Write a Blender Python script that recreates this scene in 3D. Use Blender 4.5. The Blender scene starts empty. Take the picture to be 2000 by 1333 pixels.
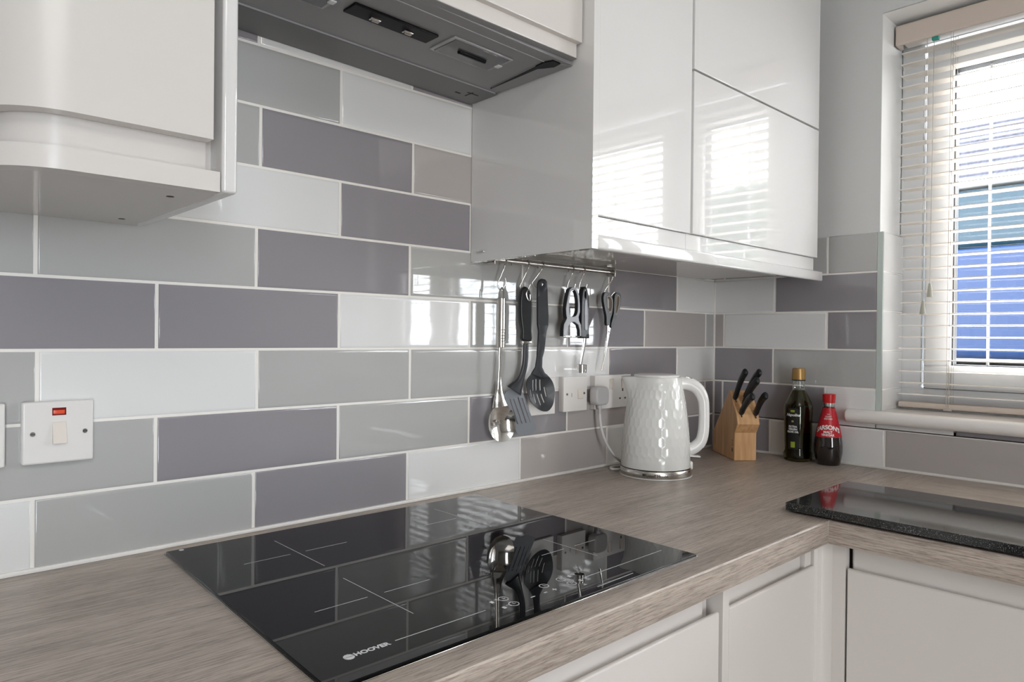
import bpy, bmesh, math, random
from mathutils import Vector, Matrix
random.seed(7)
sc = bpy.context.scene
C = sc.collection
R = math.radians

# ------------------------------------------------------------------ camera
F_PX = 1373.09
yaw, pitch, roll = R(43.232), R(-0.3505), R(0.5953)
Fw = Vector((math.sin(yaw)*math.cos(pitch), math.cos(yaw)*math.cos(pitch), math.sin(pitch)))
Rt = Vector((math.cos(yaw), -math.sin(yaw), 0)); Up = Rt.cross(Fw)
R2 = Rt*math.cos(roll) + Up*math.sin(roll); U2 = -Rt*math.sin(roll) + Up*math.cos(roll)
cam_d = bpy.data.cameras.new('camera'); cam = bpy.data.objects.new('camera', cam_d); C.objects.link(cam)
cam_d.sensor_width = 36; cam_d.lens = F_PX*36/2000; cam_d.clip_start = 0.02; cam_d.clip_end = 200
M = Matrix((R2, U2, -Fw)).transposed().to_4x4(); M.translation = Vector((-1.8927, -1.1254, 0.3307))
cam.matrix_world = M
sc.camera = cam

# ------------------------------------------------------------------ light and exposure
sc.view_settings.view_transform = 'Standard'; sc.view_settings.look = 'None'
sc.view_settings.gamma = 1; sc.view_settings.use_curve_mapping = False
sc.view_settings.exposure = 0.22
sc.cycles.use_denoising = True
sc.cycles.max_bounces = 12; sc.cycles.diffuse_bounces = 5; sc.cycles.glossy_bounces = 6
sc.cycles.transparent_max_bounces = 16; sc.cycles.caustics_reflective = False
w = bpy.data.worlds.new('world'); sc.world = w; w.use_nodes = True
nt = w.node_tree; bg = nt.nodes['Background']
tc = nt.nodes.new('ShaderNodeTexCoord'); nz = nt.nodes.new('ShaderNodeTexNoise'); nz.inputs['Scale'].default_value = 2.5
nz.inputs['Detail'].default_value = 5
cr = nt.nodes.new('ShaderNodeValToRGB'); cr.color_ramp.elements[0].position = .35; cr.color_ramp.elements[1].position = .62
cr.color_ramp.elements[0].color = (.80, .90, 1, 1); cr.color_ramp.elements[1].color = (1, 1, 1, 1)
nt.links.new(tc.outputs['Generated'], nz.inputs['Vector']); nt.links.new(nz.outputs['Fac'], cr.inputs['Fac'])
nt.links.new(cr.outputs['Color'], bg.inputs['Color']); bg.inputs['Strength'].default_value = 17.5

def area(name, loc, rot, sx, sy, power, col=(1, 1, 1), portal=False):
    l = bpy.data.lights.new(name, 'AREA'); l.shape = 'RECTANGLE'; l.size = sx; l.size_y = sy; l.energy = power; l.color = col
    o = bpy.data.objects.new(name, l); C.objects.link(o); o.location = loc; o.rotation_euler = rot
    if portal: l.cycles.is_portal = True
    return o
area('window_portal', (.262, -1.216, .64), (0, R(90), 0), 1.04, 1.5, 1, portal=True)      # daylight entering by the kitchen window
area('patio_portal', (-2.75, -3.98, .15), (R(90), 0, 0), .66, 2.1, 1, portal=True)      # daylight entering by the patio opening
area('ceiling_fill', (-2.3, -2.3, 1.46), (0, 0, 0), 1.2, 1.2, 15, (1, .93, .85))       # unseen area light added under the ceiling as ambient fill

# ------------------------------------------------------------------ materials
def mat(name, col, rough=.5, metal=0, coat=0, spec=.5, trans=0, ior=1.45, bump=None, alpha=1):
    m = bpy.data.materials.new(name); m.use_nodes = True; n = m.node_tree; b = n.nodes['Principled BSDF']
    b.inputs['Base Color'].default_value = (*col, 1); b.inputs['Roughness'].default_value = rough
    b.inputs['Metallic'].default_value = metal; b.inputs['Coat Weight'].default_value = coat
    b.inputs['Coat Roughness'].default_value = .02
    b.inputs['Specular IOR Level'].default_value = spec; b.inputs['Transmission Weight'].default_value = trans
    b.inputs['IOR'].default_value = ior
    if bump:
        sc_, dist, stretch = bump
        t = n.nodes.new('ShaderNodeTexCoord'); mp = n.nodes.new('ShaderNodeMapping'); mp.inputs['Scale'].default_value = stretch
        z = n.nodes.new('ShaderNodeTexNoise'); z.inputs['Scale'].default_value = sc_; z.inputs['Detail'].default_value = 2
        bp = n.nodes.new('ShaderNodeBump'); bp.inputs['Distance'].default_value = dist; bp.inputs['Strength'].default_value = 1
        n.links.new(t.outputs['Object'], mp.inputs['Vector']); n.links.new(mp.outputs[0], z.inputs['Vector'])
        n.links.new(z.outputs['Fac'], bp.inputs['Height']); n.links.new(bp.outputs[0], b.inputs['Normal'])
    return m

def noisy(m, c1, c2, scale, stretch=(1, 1, 1), lo=.35, hi=.65, detail=6, rough=None, dist=0, rot=(0, 0, 0)):
    n = m.node_tree; b = n.nodes['Principled BSDF']
    t = n.nodes.new('ShaderNodeTexCoord'); mp = n.nodes.new('ShaderNodeMapping'); mp.inputs['Scale'].default_value = stretch
    mp.inputs['Rotation'].default_value = rot
    z = n.nodes.new('ShaderNodeTexNoise'); z.inputs['Scale'].default_value = scale; z.inputs['Detail'].default_value = detail
    z.inputs['Distortion'].default_value = dist
    r = n.nodes.new('ShaderNodeValToRGB'); r.color_ramp.elements[0].position = lo; r.color_ramp.elements[1].position = hi
    r.color_ramp.elements[0].color = (*c1, 1); r.color_ramp.elements[1].color = (*c2, 1)
    n.links.new(t.outputs['Object'], mp.inputs['Vector']); n.links.new(mp.outputs[0], z.inputs['Vector'])
    n.links.new(z.outputs['Fac'], r.inputs['Fac']); n.links.new(r.outputs['Color'], b.inputs['Base Color'])
    return m

def wood_top(name, along):                      # grey oak laminate, grain running along x or y
    m = bpy.data.materials.new(name); m.use_nodes = True; n = m.node_tree; b = n.nodes['Principled BSDF']; L = n.links.new
    t = n.nodes.new('ShaderNodeTexCoord')
    def ns(scale, st, detail=5, dist=0, rough=.6):
        mp = n.nodes.new('ShaderNodeMapping'); mp.inputs['Scale'].default_value = st if along == 'x' else (st[1], st[0], st[2])
        z = n.nodes.new('ShaderNodeTexNoise'); z.inputs['Scale'].default_value = scale; z.inputs['Detail'].default_value = detail
        z.inputs['Distortion'].default_value = dist; z.inputs['Roughness'].default_value = rough
        L(t.outputs['Object'], mp.inputs['Vector']); L(mp.outputs[0], z.inputs['Vector']); return z.outputs['Fac']
    broad = ns(3.0, (1, 9, 9), 4, .6); fine = ns(9, (.7, 44, 44), 6, .25, .7); pores = ns(30, (1, 18, 18), 4, 0, .75)
    r1 = n.nodes.new('ShaderNodeValToRGB'); e = r1.color_ramp.elements
    e[0].position = .32; e[0].color = (.225, .190, .163, 1); e[1].position = .68; e[1].color = (.62, .545, .475, 1)
    k = e.new(.5); k.color = (.43, .370, .322, 1)
    mx = n.nodes.new('ShaderNodeMix'); mx.data_type = 'FLOAT'; mx.inputs[0].default_value = .62; L(broad, mx.inputs[2]); L(fine, mx.inputs[3])
    L(mx.outputs[0], r1.inputs['Fac'])
    r2 = n.nodes.new('ShaderNodeValToRGB'); r2.color_ramp.elements[0].position = .36; r2.color_ramp.elements[0].color = (.42, .38, .36, 1)
    r2.color_ramp.elements[1].position = .52; r2.color_ramp.elements[1].color = (1, 1, 1, 1); L(pores, r2.inputs['Fac'])
    mu = n.nodes.new('ShaderNodeMix'); mu.data_type = 'RGBA'; mu.blend_type = 'MULTIPLY'; mu.inputs[0].default_value = .75
    L(r1.outputs['Color'], mu.inputs[6]); L(r2.outputs['Color'], mu.inputs[7]); L(mu.outputs[2], b.inputs['Base Color'])
    bp = n.nodes.new('ShaderNodeBump'); bp.inputs['Distance'].default_value = .0004; bp.inputs['Strength'].default_value = .6
    L(pores, bp.inputs['Height']); L(bp.outputs[0], b.inputs['Normal'])
    b.inputs['Roughness'].default_value = .36
    return m

def glass_thin(name):
    m = bpy.data.materials.new(name); m.use_nodes = True; n = m.node_tree
    for x in list(n.nodes): n.nodes.remove(x)
    o = n.nodes.new('ShaderNodeOutputMaterial'); mx = n.nodes.new('ShaderNodeMixShader'); tr = n.nodes.new('ShaderNodeBsdfTransparent')
    gl = n.nodes.new('ShaderNodeBsdfGlossy'); gl.inputs['Roughness'].default_value = .0
    fr = n.nodes.new('ShaderNodeFresnel'); ge = n.nodes.new('ShaderNodeNewGeometry'); mr = n.nodes.new('ShaderNodeMapRange'); mr.inputs['To Min'].default_value = 1.4; mr.inputs['To Max'].default_value = 1/1.4
    n.links.new(ge.outputs['Backfacing'], mr.inputs['Value']); n.links.new(mr.outputs['Result'], fr.inputs['IOR'])
    n.links.new(fr.outputs[0], mx.inputs[0]); n.links.new(tr.outputs[0], mx.inputs[1]); n.links.new(gl.outputs[0], mx.inputs[2])
    n.links.new(mx.outputs[0], o.inputs['Surface']); return m

WAVE = (5.5, .0011, (1, 1, 1.6))
mt = {
 'tile_w': mat('white_glazed_tile', (.74, .74, .735), .04, coat=.5, bump=WAVE),
 'tile_g': mat('pale_grey_glazed_tile', (.435, .435, .425), .04, coat=.5, bump=WAVE),
 'tile_b': mat('mushroom_glazed_tile', (.44, .41, .395), .04, coat=.5, bump=WAVE),
 'tile_d': mat('mauve_grey_glazed_tile', (.275, .260, .280), .04, coat=.5, bump=WAVE),
 'grout': mat('ivory_grout', (.82, .79, .75), .8),
 'plaster': mat('white_wall_paint', (.62, .62, .61), .75, bump=(120, .0002, (1, 1, 1))),
 'reveal': mat('white_reveal_paint', (.80, .80, .79), .6),
 'room': mat('room_paint', (.50, .49, .47), .8), 'left': mat('taupe_wall_paint', (.26, .245, .23), .8),
 'floor': noisy(mat('floor_oak', (.3, .25, .2), .5), (.2, .16, .12), (.36, .3, .24), 6, (1, 12, 1)),
 'gloss': mat('white_gloss_lacquer', (.71, .705, .70), .035, coat=.6),
 'satin': mat('white_satin_lacquer', (.66, .63, .605), .22),
 'under': mat('white_melamine', (.60, .57, .545), .10),
 'topx': wood_top('grey_oak_laminate_run', 'x'), 'topy': wood_top('grey_oak_laminate_return', 'y'),
 'sealant': mat('white_sealant', (.80, .78, .75), .4),
 'steel': mat('brushed_steel', (.62, .60, .57), .22, 1), 'chrome': mat('polished_steel', (.72, .71, .69), .08, 1),
 'dark_steel': mat('dark_steel', (.30, .29, .28), .3, 1),
 'black': mat('black_plastic', (.012, .013, .015), .32), 'nylon': mat('charcoal_nylon', (.028, .031, .036), .38),
 'grey_rub': mat('grey_rubber', (.36, .37, .40), .35), 'taupe': mat('taupe_rubber', (.30, .26, .22), .5),
 'hobglass': mat('black_ceramic_glass', (.0018, .0018, .0022), .012, spec=.28),
 'mark': mat('silver_screen_print', (.55, .56, .58), .4), 'mark2': mat('white_screen_print', (.70, .70, .72), .4),
 'granite': None,
 'hood': mat('grey_hood_enamel', (.25, .25, .253), .34), 'hood2': mat('dark_hood_enamel', (.155, .155, .158), .4),
 'lens': mat('smoky_lamp_lens', (.10, .105, .11), .12, coat=.5), 'lensrim': mat('clear_lens_rim', (.36, .36, .37), .15, coat=.5),
 'blackgloss': mat('black_gloss_panel', (.004, .004, .005), .4, spec=.2),
 'socket': mat('white_socket_plastic', (.74, .72, .70), .25), 'rocker': mat('warm_white_rocker', (.74, .68, .62), .25),
 'socket_side': mat('white_back_box', (.60, .56, .53), .35),
 'hole': mat('socket_hole', (.03, .028, .026), .6), 'neon': None,
 'kettle': mat('white_kettle_gloss', (.72, .725, .705), .16, coat=.25),
 'kettle_h': mat('white_kettle_plastic', (.78, .775, .76), .2),
 'cord': mat('white_flex', (.62, .61, .60), .4), 'plug': mat('white_plug_plastic', (.50, .49, .49), .35),
 'beech': noisy(mat('beech_wood', (.7, .4, .2), .38), (.55, .30, .13), (.76, .47, .24), 14, (6, 6, .5), .3, .7, 5, dist=.3),
 'burn': mat('burnt_mark', (.10, .05, .025), .6),
 'bottleglass': mat('clear_bottle_glass', (.96, .98, .95), .0, trans=1, ior=1.45),
 'oil': mat('olive_oil_green', (.035, .026, .003), .05, trans=.3, ior=1.3), 'tintglass': mat('olive_tinted_glass', (.36, .35, .16), .0, trans=1, ior=1.45), 'blade_sheen': mat('sheen_grey_nylon', (.20, .215, .235), .28),
 'goldcap': mat('gold_cap', (.40, .24, .08), .35, .4), 'olab': mat('black_label', (.012, .014, .014), .4),
 'white_ink': mat('white_ink', (.85, .85, .83), .5), 'green_ink': mat('green_ink', (.33, .40, .04), .5), 'gold_ink': mat('gold_ink', (.45, .33, .12), .5),
 'redlab': mat('red_label', (.50, .014, .026), .3), 'redcap': mat('red_cap', (.50, .012, .015), .3),
 'vinegar': mat('dark_vinegar', (.010, .006, .006), .04, coat=1),
 'upvc': mat('white_upvc', (.80, .81, .82), .22), 'gasket': mat('black_gasket', (.03, .03, .032), .6), 'pane': glass_thin('window_glass'),
 'slat': mat('cream_blind_slat', (.90, .85, .79), .35), 'valance': mat('cream_blind_valance', (.62, .53, .46), .45),
 'cordb': mat('beige_blind_cord', (.50, .45, .40), .7), 'tassel': mat('putty_tassel', (.42, .41, .35), .5), 'greentag': mat('green_tag', (.03, .30, .24), .5),
 'sill': mat('white_sill_gloss', (.80, .77, .74), .2), 'trim': mat('satin_tile_trim', (.50, .56, .53), .2),
 'carblue': mat('blue_car_paint', (.0015, .012, .045), .3, spec=.25), 'carglass': mat('tinted_car_glass', (.006, .018, .028), .2, spec=.2),
 'roof': noisy(mat('slate_roof_tiles', (.2, .2, .25), .8), (.008, .009, .016), (.030, .030, .045), 4, (1, 6, 3)),
 'brick': noisy(mat('house_brick', (.4, .25, .18), .9), (.03, .022, .016), (.07, .05, .03), 9),
 'road': noisy(mat('tarmac', (.3, .3, .3), .9), (.26, .255, .245), (.38, .37, .35), 5),
 'hedge': noisy(mat('hedge_green', (.06, .1, .04), .9), (.02, .04, .03), (.06, .09, .07), 14),
}
def granite():
    m = bpy.data.materials.new('black_granite'); m.use_nodes = True; n = m.node_tree; b = n.nodes['Principled BSDF']; L = n.links.new
    t = n.nodes.new('ShaderNodeTexCoord'); v = n.nodes.new('ShaderNodeTexVoronoi'); v.inputs['Scale'].default_value = 420
    z = n.nodes.new('ShaderNodeTexNoise'); z.inputs['Scale'].default_value = 620; z.inputs['Detail'].default_value = 2
    r = n.nodes.new('ShaderNodeValToRGB'); r.color_ramp.elements[0].position = .56; r.color_ramp.elements[0].color = (.010, .011, .012, 1)
    r.color_ramp.elements[1].position = .74; r.color_ramp.elements[1].color = (.20, .21, .215, 1)
    L(t.outputs['Object'], v.inputs['Vector']); L(t.outputs['Object'], z.inputs['Vector']); L(z.outputs['Fac'], r.inputs['Fac'])
    L(r.outputs['Color'], b.inputs['Base Color']); b.inputs['Roughness'].default_value = .07; b.inputs['Coat Weight'].default_value = .3
    return m
mt['granite'] = granite()
def emis(name, col, s):
    m = mat(name, col, .3, coat=.5); b = m.node_tree.nodes['Principled BSDF']
    b.inputs['Emission Color'].default_value = (*col, 1); b.inputs['Emission Strength'].default_value = s; return m
mt['neon'] = emis('red_neon', (.62, .07, .025), .12)
mt['neon_dark'] = mat('red_neon_surround', (.16, .004, .003), .3)

# ------------------------------------------------------------------ mesh helpers
def BM(): return bmesh.new()
def merge(bm, t, mi=0):
    for f in t.faces: f.material_index = mi
    me = bpy.data.meshes.new('tmp'); t.to_mesh(me); t.free(); bm.from_mesh(me); bpy.data.meshes.remove(me)
def box(bm, lo, hi, bev=0, seg=2, mi=0, mtx=None):
    t = BM(); bmesh.ops.create_cube(t, size=1)
    lo, hi = Vector(lo), Vector(hi)
    for v in t.verts:
        v.co = Vector(((lo[i]+hi[i])/2 + v.co[i]*(hi[i]-lo[i]) for i in range(3)))
    if bev: bmesh.ops.bevel(t, geom=t.edges[:], offset=bev, segments=seg, affect='EDGES', profile=.5, clamp_overlap=True)
    if mtx: t.transform(mtx)
    merge(bm, t, mi)
def plane_pt(o, a, b, n, p, d=0): return Vector(o) + Vector(a)*p[0] + Vector(b)*p[1] + Vector(n)*d
def prism(bm, pts, d0, d1, o=(0, 0, 0), a=(1, 0, 0), b=(0, 1, 0), n=(0, 0, 1), bev=0, seg=2, holes=(), mi=0):
    t = BM(); eds = []
    for loop in [pts] + list(holes):
        vs = [t.verts.new(plane_pt(o, a, b, n, p, d0)) for p in loop]
        eds += [t.edges.new((vs[i], vs[(i+1) % len(vs)])) for i in range(len(vs))]
    if holes: bmesh.ops.triangle_fill(t, use_beauty=True, edges=eds)
    else: t.faces.new(t.verts[:])
    r = bmesh.ops.extrude_face_region(t, geom=t.faces[:])
    bmesh.ops.translate(t, verts=[v for v in r['geom'] if isinstance(v, bmesh.types.BMVert)], vec=Vector(n)*(d1-d0))
    bmesh.ops.recalc_face_normals(t, faces=t.faces[:])
    if bev:
        es = [e for e in t.edges if len(e.link_faces) == 2 and e.calc_face_angle(0) > R(40)]
        bmesh.ops.bevel(t, geom=es, offset=bev, segments=seg, affect='EDGES', profile=.5, clamp_overlap=True)
    merge(bm, t, mi)
def smooth_path(pts, k=6):
    P = [Vector(p) for p in pts]; out = []
    for i in range(len(P)-1):
        p0 = P[max(i-1, 0)]; p1 = P[i]; p2 = P[i+1]; p3 = P[min(i+2, len(P)-1)]
        for j in range(k):
            t = j/k; out.append(.5*((2*p1)+(-p0+p2)*t+(2*p0-5*p1+4*p2-p3)*t*t+(-p0+3*p1-3*p2+p3)*t**3))
    out.append(P[-1]); return out
def tube(bm, pts, r, n=12, k=0, up=None, mi=0, sq=1.0, closed=False):
    """round or oval tube; r number or list; sq scales the second cross axis"""
    rs = r if isinstance(r, (list, tuple)) else [r]*len(pts)
    if k:
        rv = [Vector((x, 0, 0)) for x in rs]; rs = [v.x for v in smooth_path(rv, k)]; pts = smooth_path(pts, k)
    pts = [Vector(p) for p in pts]; t = BM(); rings = []
    ref = Vector(up) if up else None
    for i, p in enumerate(pts):
        if closed: tg = pts[(i+1) % len(pts)] - pts[i-1]
        else: tg = pts[min(i+1, len(pts)-1)] - pts[max(i-1, 0)]
        tg.normalize()
        if ref is None:
            ref = Vector((0, 0, 1)) if abs(tg.z) < .9 else Vector((1, 0, 0))
        s = tg.cross(ref).normalized(); u = s.cross(tg).normalized()
        if not up: ref = u
        rings.append([t.verts.new(p + s*rs[i]*math.cos(2*math.pi*q/n)*sq + u*rs[i]*math.sin(2*math.pi*q/n)) for q in range(n)])
    m = len(rings)
    for i in range(m if closed else m-1):
        A, B = rings[i], rings[(i+1) % m]
        for q in range(n): t.faces.new((A[q], A[(q+1) % n], B[(q+1) % n], B[q]))
    if not closed: t.faces.new(rings[0][::-1]); t.faces.new(rings[-1])
    bmesh.ops.recalc_face_normals(t, faces=t.faces[:]); merge(bm, t, mi)
def lathe(bm, prof, c=(0, 0, 0), n=48, mi=0, fn=None):
    t = BM(); rings = []
    for r, z in prof:
        if r < 1e-6: rings.append([t.verts.new(Vector(c)+Vector((0, 0, z)))])
        else:
            rr = []
            for q in range(n):
                th = 2*math.pi*q/n; r_, z_ = (fn(r, z, th) if fn else (r, z))
                rr.append(t.verts.new(Vector(c)+Vector((r_*math.cos(th), r_*math.sin(th), z_))))
            rings.append(rr)
    for A, B in zip(rings, rings[1:]):
        for q in range(n):
            a1, a2 = A[q % len(A)], A[(q+1) % len(A)]; b1, b2 = B[q % len(B)], B[(q+1) % len(B)]
            vs = []
            for v in (a1, a2, b2, b1):
                if v not in vs: vs.append(v)
            if len(vs) > 2: t.faces.new(vs)
    bmesh.ops.recalc_face_normals(t, faces=t.faces[:]); merge(bm, t, mi)
def cyl(bm, p0, p1, r, n=20, mi=0): tube(bm, [p0, p1], r, n, mi=mi)
def fin(name, bm, m, parent=None, angle=35, kind=None):
    me = bpy.data.meshes.new(name)
    bmesh.ops.remove_doubles(bm, verts=bm.verts[:], dist=1e-6)
    bm.to_mesh(me); bm.free()
    for x in (m if isinstance(m, (list, tuple)) else [m]): me.materials.append(x)
    me.set_sharp_from_angle(angle=R(angle))
    for p in me.polygons:                      # flat faces stay flat, rounded edges and curved surfaces are smooth
        per = sum((me.vertices[p.vertices[i]].co-me.vertices[p.vertices[i-1]].co).length for i in range(len(p.vertices)))
        p.use_smooth = not (p.area > 2e-4 and 12.57*p.area/(per*per) > .06)
    o = bpy.data.objects.new(name, me); C.objects.link(o)
    if parent:
        o.parent = parent; o.matrix_parent_inverse = parent.matrix_basis.inverted()
    if kind: o['kind'] = kind
    return o
def thing(name, loc, label, cat, group=None):
    o = bpy.data.objects.new(name, None); C.objects.link(o); o.location = loc; o.empty_display_size = .05
    o['label'] = label; o['category'] = cat
    if group: o['group'] = group
    return o
def tag(o, label, cat, group=None):
    o['label'] = label; o['category'] = cat
    if group: o['group'] = group
    return o
def boxobj(name, lo, hi, m, parent=None, bev=0, kind=None, seg=2):
    b = BM(); box(b, lo, hi, bev, seg); return fin(name, b, m, parent, kind=kind)
def text_bm(body, size, depth=.0002, bold=0, align='CENTER', shear=0, space=1):
    cu = bpy.data.curves.new('txt', 'FONT'); cu.body = body; cu.size = size; cu.extrude = depth; cu.align_x = align; cu.align_y = 'CENTER'
    cu.offset = bold*size; cu.shear = shear; cu.space_character = space; cu.resolution_u = 4
    o = bpy.data.objects.new('txt', cu); C.objects.link(o)
    dg = bpy.context.evaluated_depsgraph_get(); me = bpy.data.meshes.new_from_object(o.evaluated_get(dg))
    b = BM(); b.from_mesh(me); bpy.data.meshes.remove(me); bpy.data.objects.remove(o); bpy.data.curves.remove(cu)
    return b
def text_flat(bm, body, size, o, a, b_, mi=0, **k):
    t = text_bm(body, size, **k); o, a, b_ = Vector(o), Vector(a), Vector(b_); n = a.cross(b_)
    for v in t.verts: v.co = o + a*v.co.x + b_*v.co.y + n*v.co.z
    merge(bm, t, mi)

WT = .007      # top of the worktop
# ------------------------------------------------------------------ room shell
def struct(name, lo, hi, m, parent=None, bev=0): return boxobj(name, lo, hi, m, parent, bev, kind=None if parent else 'structure')
wb = struct('wall_back', (-4.4, .0095, -.9), (.3, .16, 1.5), mt['plaster'])
b = BM()
WY0, WY1, WZ0, WZ1 = -.4625, -1.97, .12, 1.1595          # window opening in the right-hand wall
box(b, (.0065, -3.9, -.9), (.27, .0095, WZ0)); box(b, (.0065, -3.9, WZ1), (.27, .0095, 1.5))
box(b, (.0065, WY0, WZ0), (.27, .0095, WZ1)); box(b, (.0065, -3.9, WZ0), (.27, WY1, WZ1))
wr = fin('wall_right', b, mt['plaster'], kind='structure')
b = BM(); box(b, (-4.4, -4.0, 1.2), (0, -3.9, 1.5)); box(b, (-4.4, -4.0, -.9), (-3.08, -3.9, 1.2)); box(b, (-2.42, -4.0, -.9), (.27, -3.9, 1.2))
fin('wall_front', b, mt['room'], kind='structure')
struct('wall_left', (-4.55, -4.0, -.9), (-4.4, .16, 1.5), mt['left'])
struct('floor', (-4.55, -4.0, -.98), (.27, .16, -.9), mt['floor'])
struct('ceiling', (-4.55, -4.0, 1.5), (.27, .16, 1.6), mt['reveal'])

# tiles: rows between grout lines G
G = [.0101, .1061, .2062, .3057, .4061, .5056, .6045, .7047, .8041, .9035, 1.003]
XO = {1: -1.7143, 2: -1.5612, 3: -1.7102, 4: -1.561, 5: -1.7128, 6: -1.561, 7: -1.7072, 8: -1.5606, 9: -1.711, 10: -1.561}
PX = .303; g2 = .0023
BACK = {1: 'wgdwbwd', 2: 'gdgdbbd', 3: 'gwggwdw', 4: 'ddwgdbg', 5: 'ggdggdw', 6: 'dwdgwdg', 7: 'bgdbgww', 8: 'dgwdgbw', 9: 'gdwddwg', 10: 'wgdwgdb'}
# string index 0 = the tile left of the row's first joint
def tile_quad(bm, o, a, bb, n, u0, u1, v0, v1, mi):
    """pillow-edged tile: face at n=0, edge set back"""
    tw = random.uniform(-1, 1)*.0003
    def P(u, v, d): return Vector(o)+Vector(a)*u+Vector(bb)*v+Vector(n)*d
    ring = []
    for ins, d in ((0, -.0040), (0, -.0016), (.0007, -.0006), (.0020, -.0001), (.0050, 0)):
        ring.append([bm.verts.new(P(uu, vv, d)) for uu, vv in ((u0+ins, v0+ins), (u1-ins, v0+ins), (u1-ins, v1-ins), (u0+ins, v1-ins))])
    for A, B in zip(ring, ring[1:]):
        for i in range(4):
            f = bm.faces.new((A[i], A[(i+1) % 4], B[(i+1) % 4], B[i])); f.material_index = mi
    f = bm.faces.new(ring[-1]); f.material_index = mi
TI = {'w': 0, 'g': 1, 'b': 2, 'd': 3}
b = BM()
for row in range(1, 11):
    z0, z1 = G[row-1]+g2*.85, G[row]-g2*.85
    if row == 1: z0 = WT+.001
    s = BACK[row]
    for k in range(-9, 7):
        x1 = XO[row]+PX*k - g2; x0 = XO[row]+PX*(k-1)+g2
        x1 = min(x1, -.001)
        if x1-x0 < .006: continue
        idx = k
        ch = s[idx] if 0 <= idx < len(s) else 'wgdb'[(k*3+row) % 4]
        tile_quad(b, (0, 0, 0), (1, 0, 0), (0, 0, 1), (0, -1, 0), x0, x1, z0, z1, TI[ch])
bmesh.ops.recalc_face_normals(b, faces=b.faces[:])
fin('tiles', b, [mt['tile_w'], mt['tile_g'], mt['tile_b'], mt['tile_d']], wb, angle=60)
boxobj('grout', (-4.4, .0013, WT), (-.0, .0094, 1.003), mt['grout'], wb)

RO = {1: -.1791, 2: -.0302, 3: -.1864, 4: -.0325, 5: -.1899, 6: -.0325}
RIGHT = {1: 'dwbwgdwd', 2: 'ddwdgwb', 3: 'dgwdg', 4: 'bwdgw', 5: 'wdg', 6: 'bgg'}
YE = -.4605
b = BM()
for row in range(1, 7):
    z0, z1 = G[row-1]+g2*.85, G[row]-g2*.85
    if row == 1: z0 = WT+.001
    if row == 6: z1 = G[6]+.0005
    yend = -3.2 if row == 1 else YE+.001
    edges = [-.001]+[RO[row]-PX*k for k in range(0, 11)]
    for i in range(len(edges)-1):
        y0 = edges[i]-(g2 if i else 0); y1 = edges[i+1]+g2
        top = z1
        segs = [(y0, y1, z1)]
        if row == 2:                                   # the second course is cut down under the window board
            segs = [(y0, max(y1, YE+.001), z1)] if y0 > YE else []
            if y1 < YE: segs.append((min(y0, YE-.0), y1, .1195))
        elif y0 < yend: segs = []
        else: segs = [(y0, max(y1, yend), z1)]
        for s0, s1, zt in segs:
            if s0-s1 < .004: continue
            s = RIGHT[row]; ch = s[i] if i < len(s) else 'wgdb'[(i*3+row) % 4]
            tile_quad(b, (0, 0, 0), (0, 1, 0), (0, 0, 1), (-1, 0, 0), s1, s0, z0, zt, TI[ch])
bmesh.ops.recalc_face_normals(b, faces=b.faces[:])
fin('tiles', b, [mt['tile_w'], mt['tile_g'], mt['tile_b'], mt['tile_d']], wr, angle=60)
b = BM(); box(b, (.0013, -3.2, WT), (.0064, 0, G[1]+.01)); box(b, (.0013, YE, G[1]), (.0064, 0, G[6]-.0005)); box(b, (.0013, -3.2, G[1]), (.0064, YE, .119))
fin('grout', b, mt['grout'], wr)
# window reveal lining: painted above, glossy tiles below
b = BM(); box(b, (-.0005, YE-.0125, .152), (.006, YE, G[6]+.001)); fin('tile_trim', b, mt['trim'], wr)
b = BM()
for z0, z1 in ((.153, .2062), (.2082, .3047), (.3067, .4051), (.4071, .5046), (.5066, .606)):
    tile_quad(b, (0, -.4725, 0), (1, 0, 0), (0, 0, 1), (0, -1, 0), .001, .149, z0, z1, 0)
bmesh.ops.recalc_face_normals(b, faces=b.faces[:])
fin('reveal_tiles', b, mt['tile_w'], wr, angle=60)
boxobj('reveal_grout', (.0066, -.4712, .153), (.149, -.4628, .6055), mt['sealant'], wr)
b = BM(); box(b, (.0066, -.4628, .6065), (.149, -.4605, WZ1)); box(b, (.0066, WY1, WZ1-.002), (.149, WY0, WZ1+.001)); box(b, (.0066, WY1+.001, .155), (.149, WY1-.002, WZ1))
fin('reveal', b, mt['reveal'], wr)
# sealant bead along the worktop
b = BM(); box(b, (-2.6, -.005, WT), (-.0, .001, WT+.0065), .0015); box(b, (-.005, -3.0, WT), (.001, 0, WT+.0065), .0015)
fin('trim_1', b, mt['sealant'], kind='structure')
b = BM(); box(b, (-.004, -.004, WT), (.001, .001, .50), .001); fin('trim_2', b, mt['grout'], kind='structure')
# window board with bullnose
b = BM(); prism(b, [(.16, .120), (-.012, .120), (-.022, .1215), (-.029, .127), (-.0325, .1365), (-.029, .146), (-.022, .1515), (-.012, .153), (.16, .153)],
                0, 1.62, o=(0, -.398, 0), a=(1, 0, 0), b=(0, 0, 1), n=(0, -1, 0))
bb_ = [v for v in b.verts]
for v in bb_:
    if v.co.x > .0 and v.co.y > WY0-.001: v.co.x = .0
sill = fin('trim_3', b, mt['sill'], kind='structure', angle=50)
b = BM(); box(b, (.0, WY1-.0, .120), (.16, WY0-.001, .1528)); fin('trim_4', b, mt['sill'], kind='structure')
b = BM(); cyl(b, (-.012, -.398, .1365), (-.012, -.3995, .1365), .016, 24)
tube(b, [(-.0125, -.3975, .1365), (-.0125, -.394, .1365), (-.0125, -.3915, .1365), (-.0125, -.3905, .1365)], [.0163, .0155, .012, .004], 24)
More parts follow.
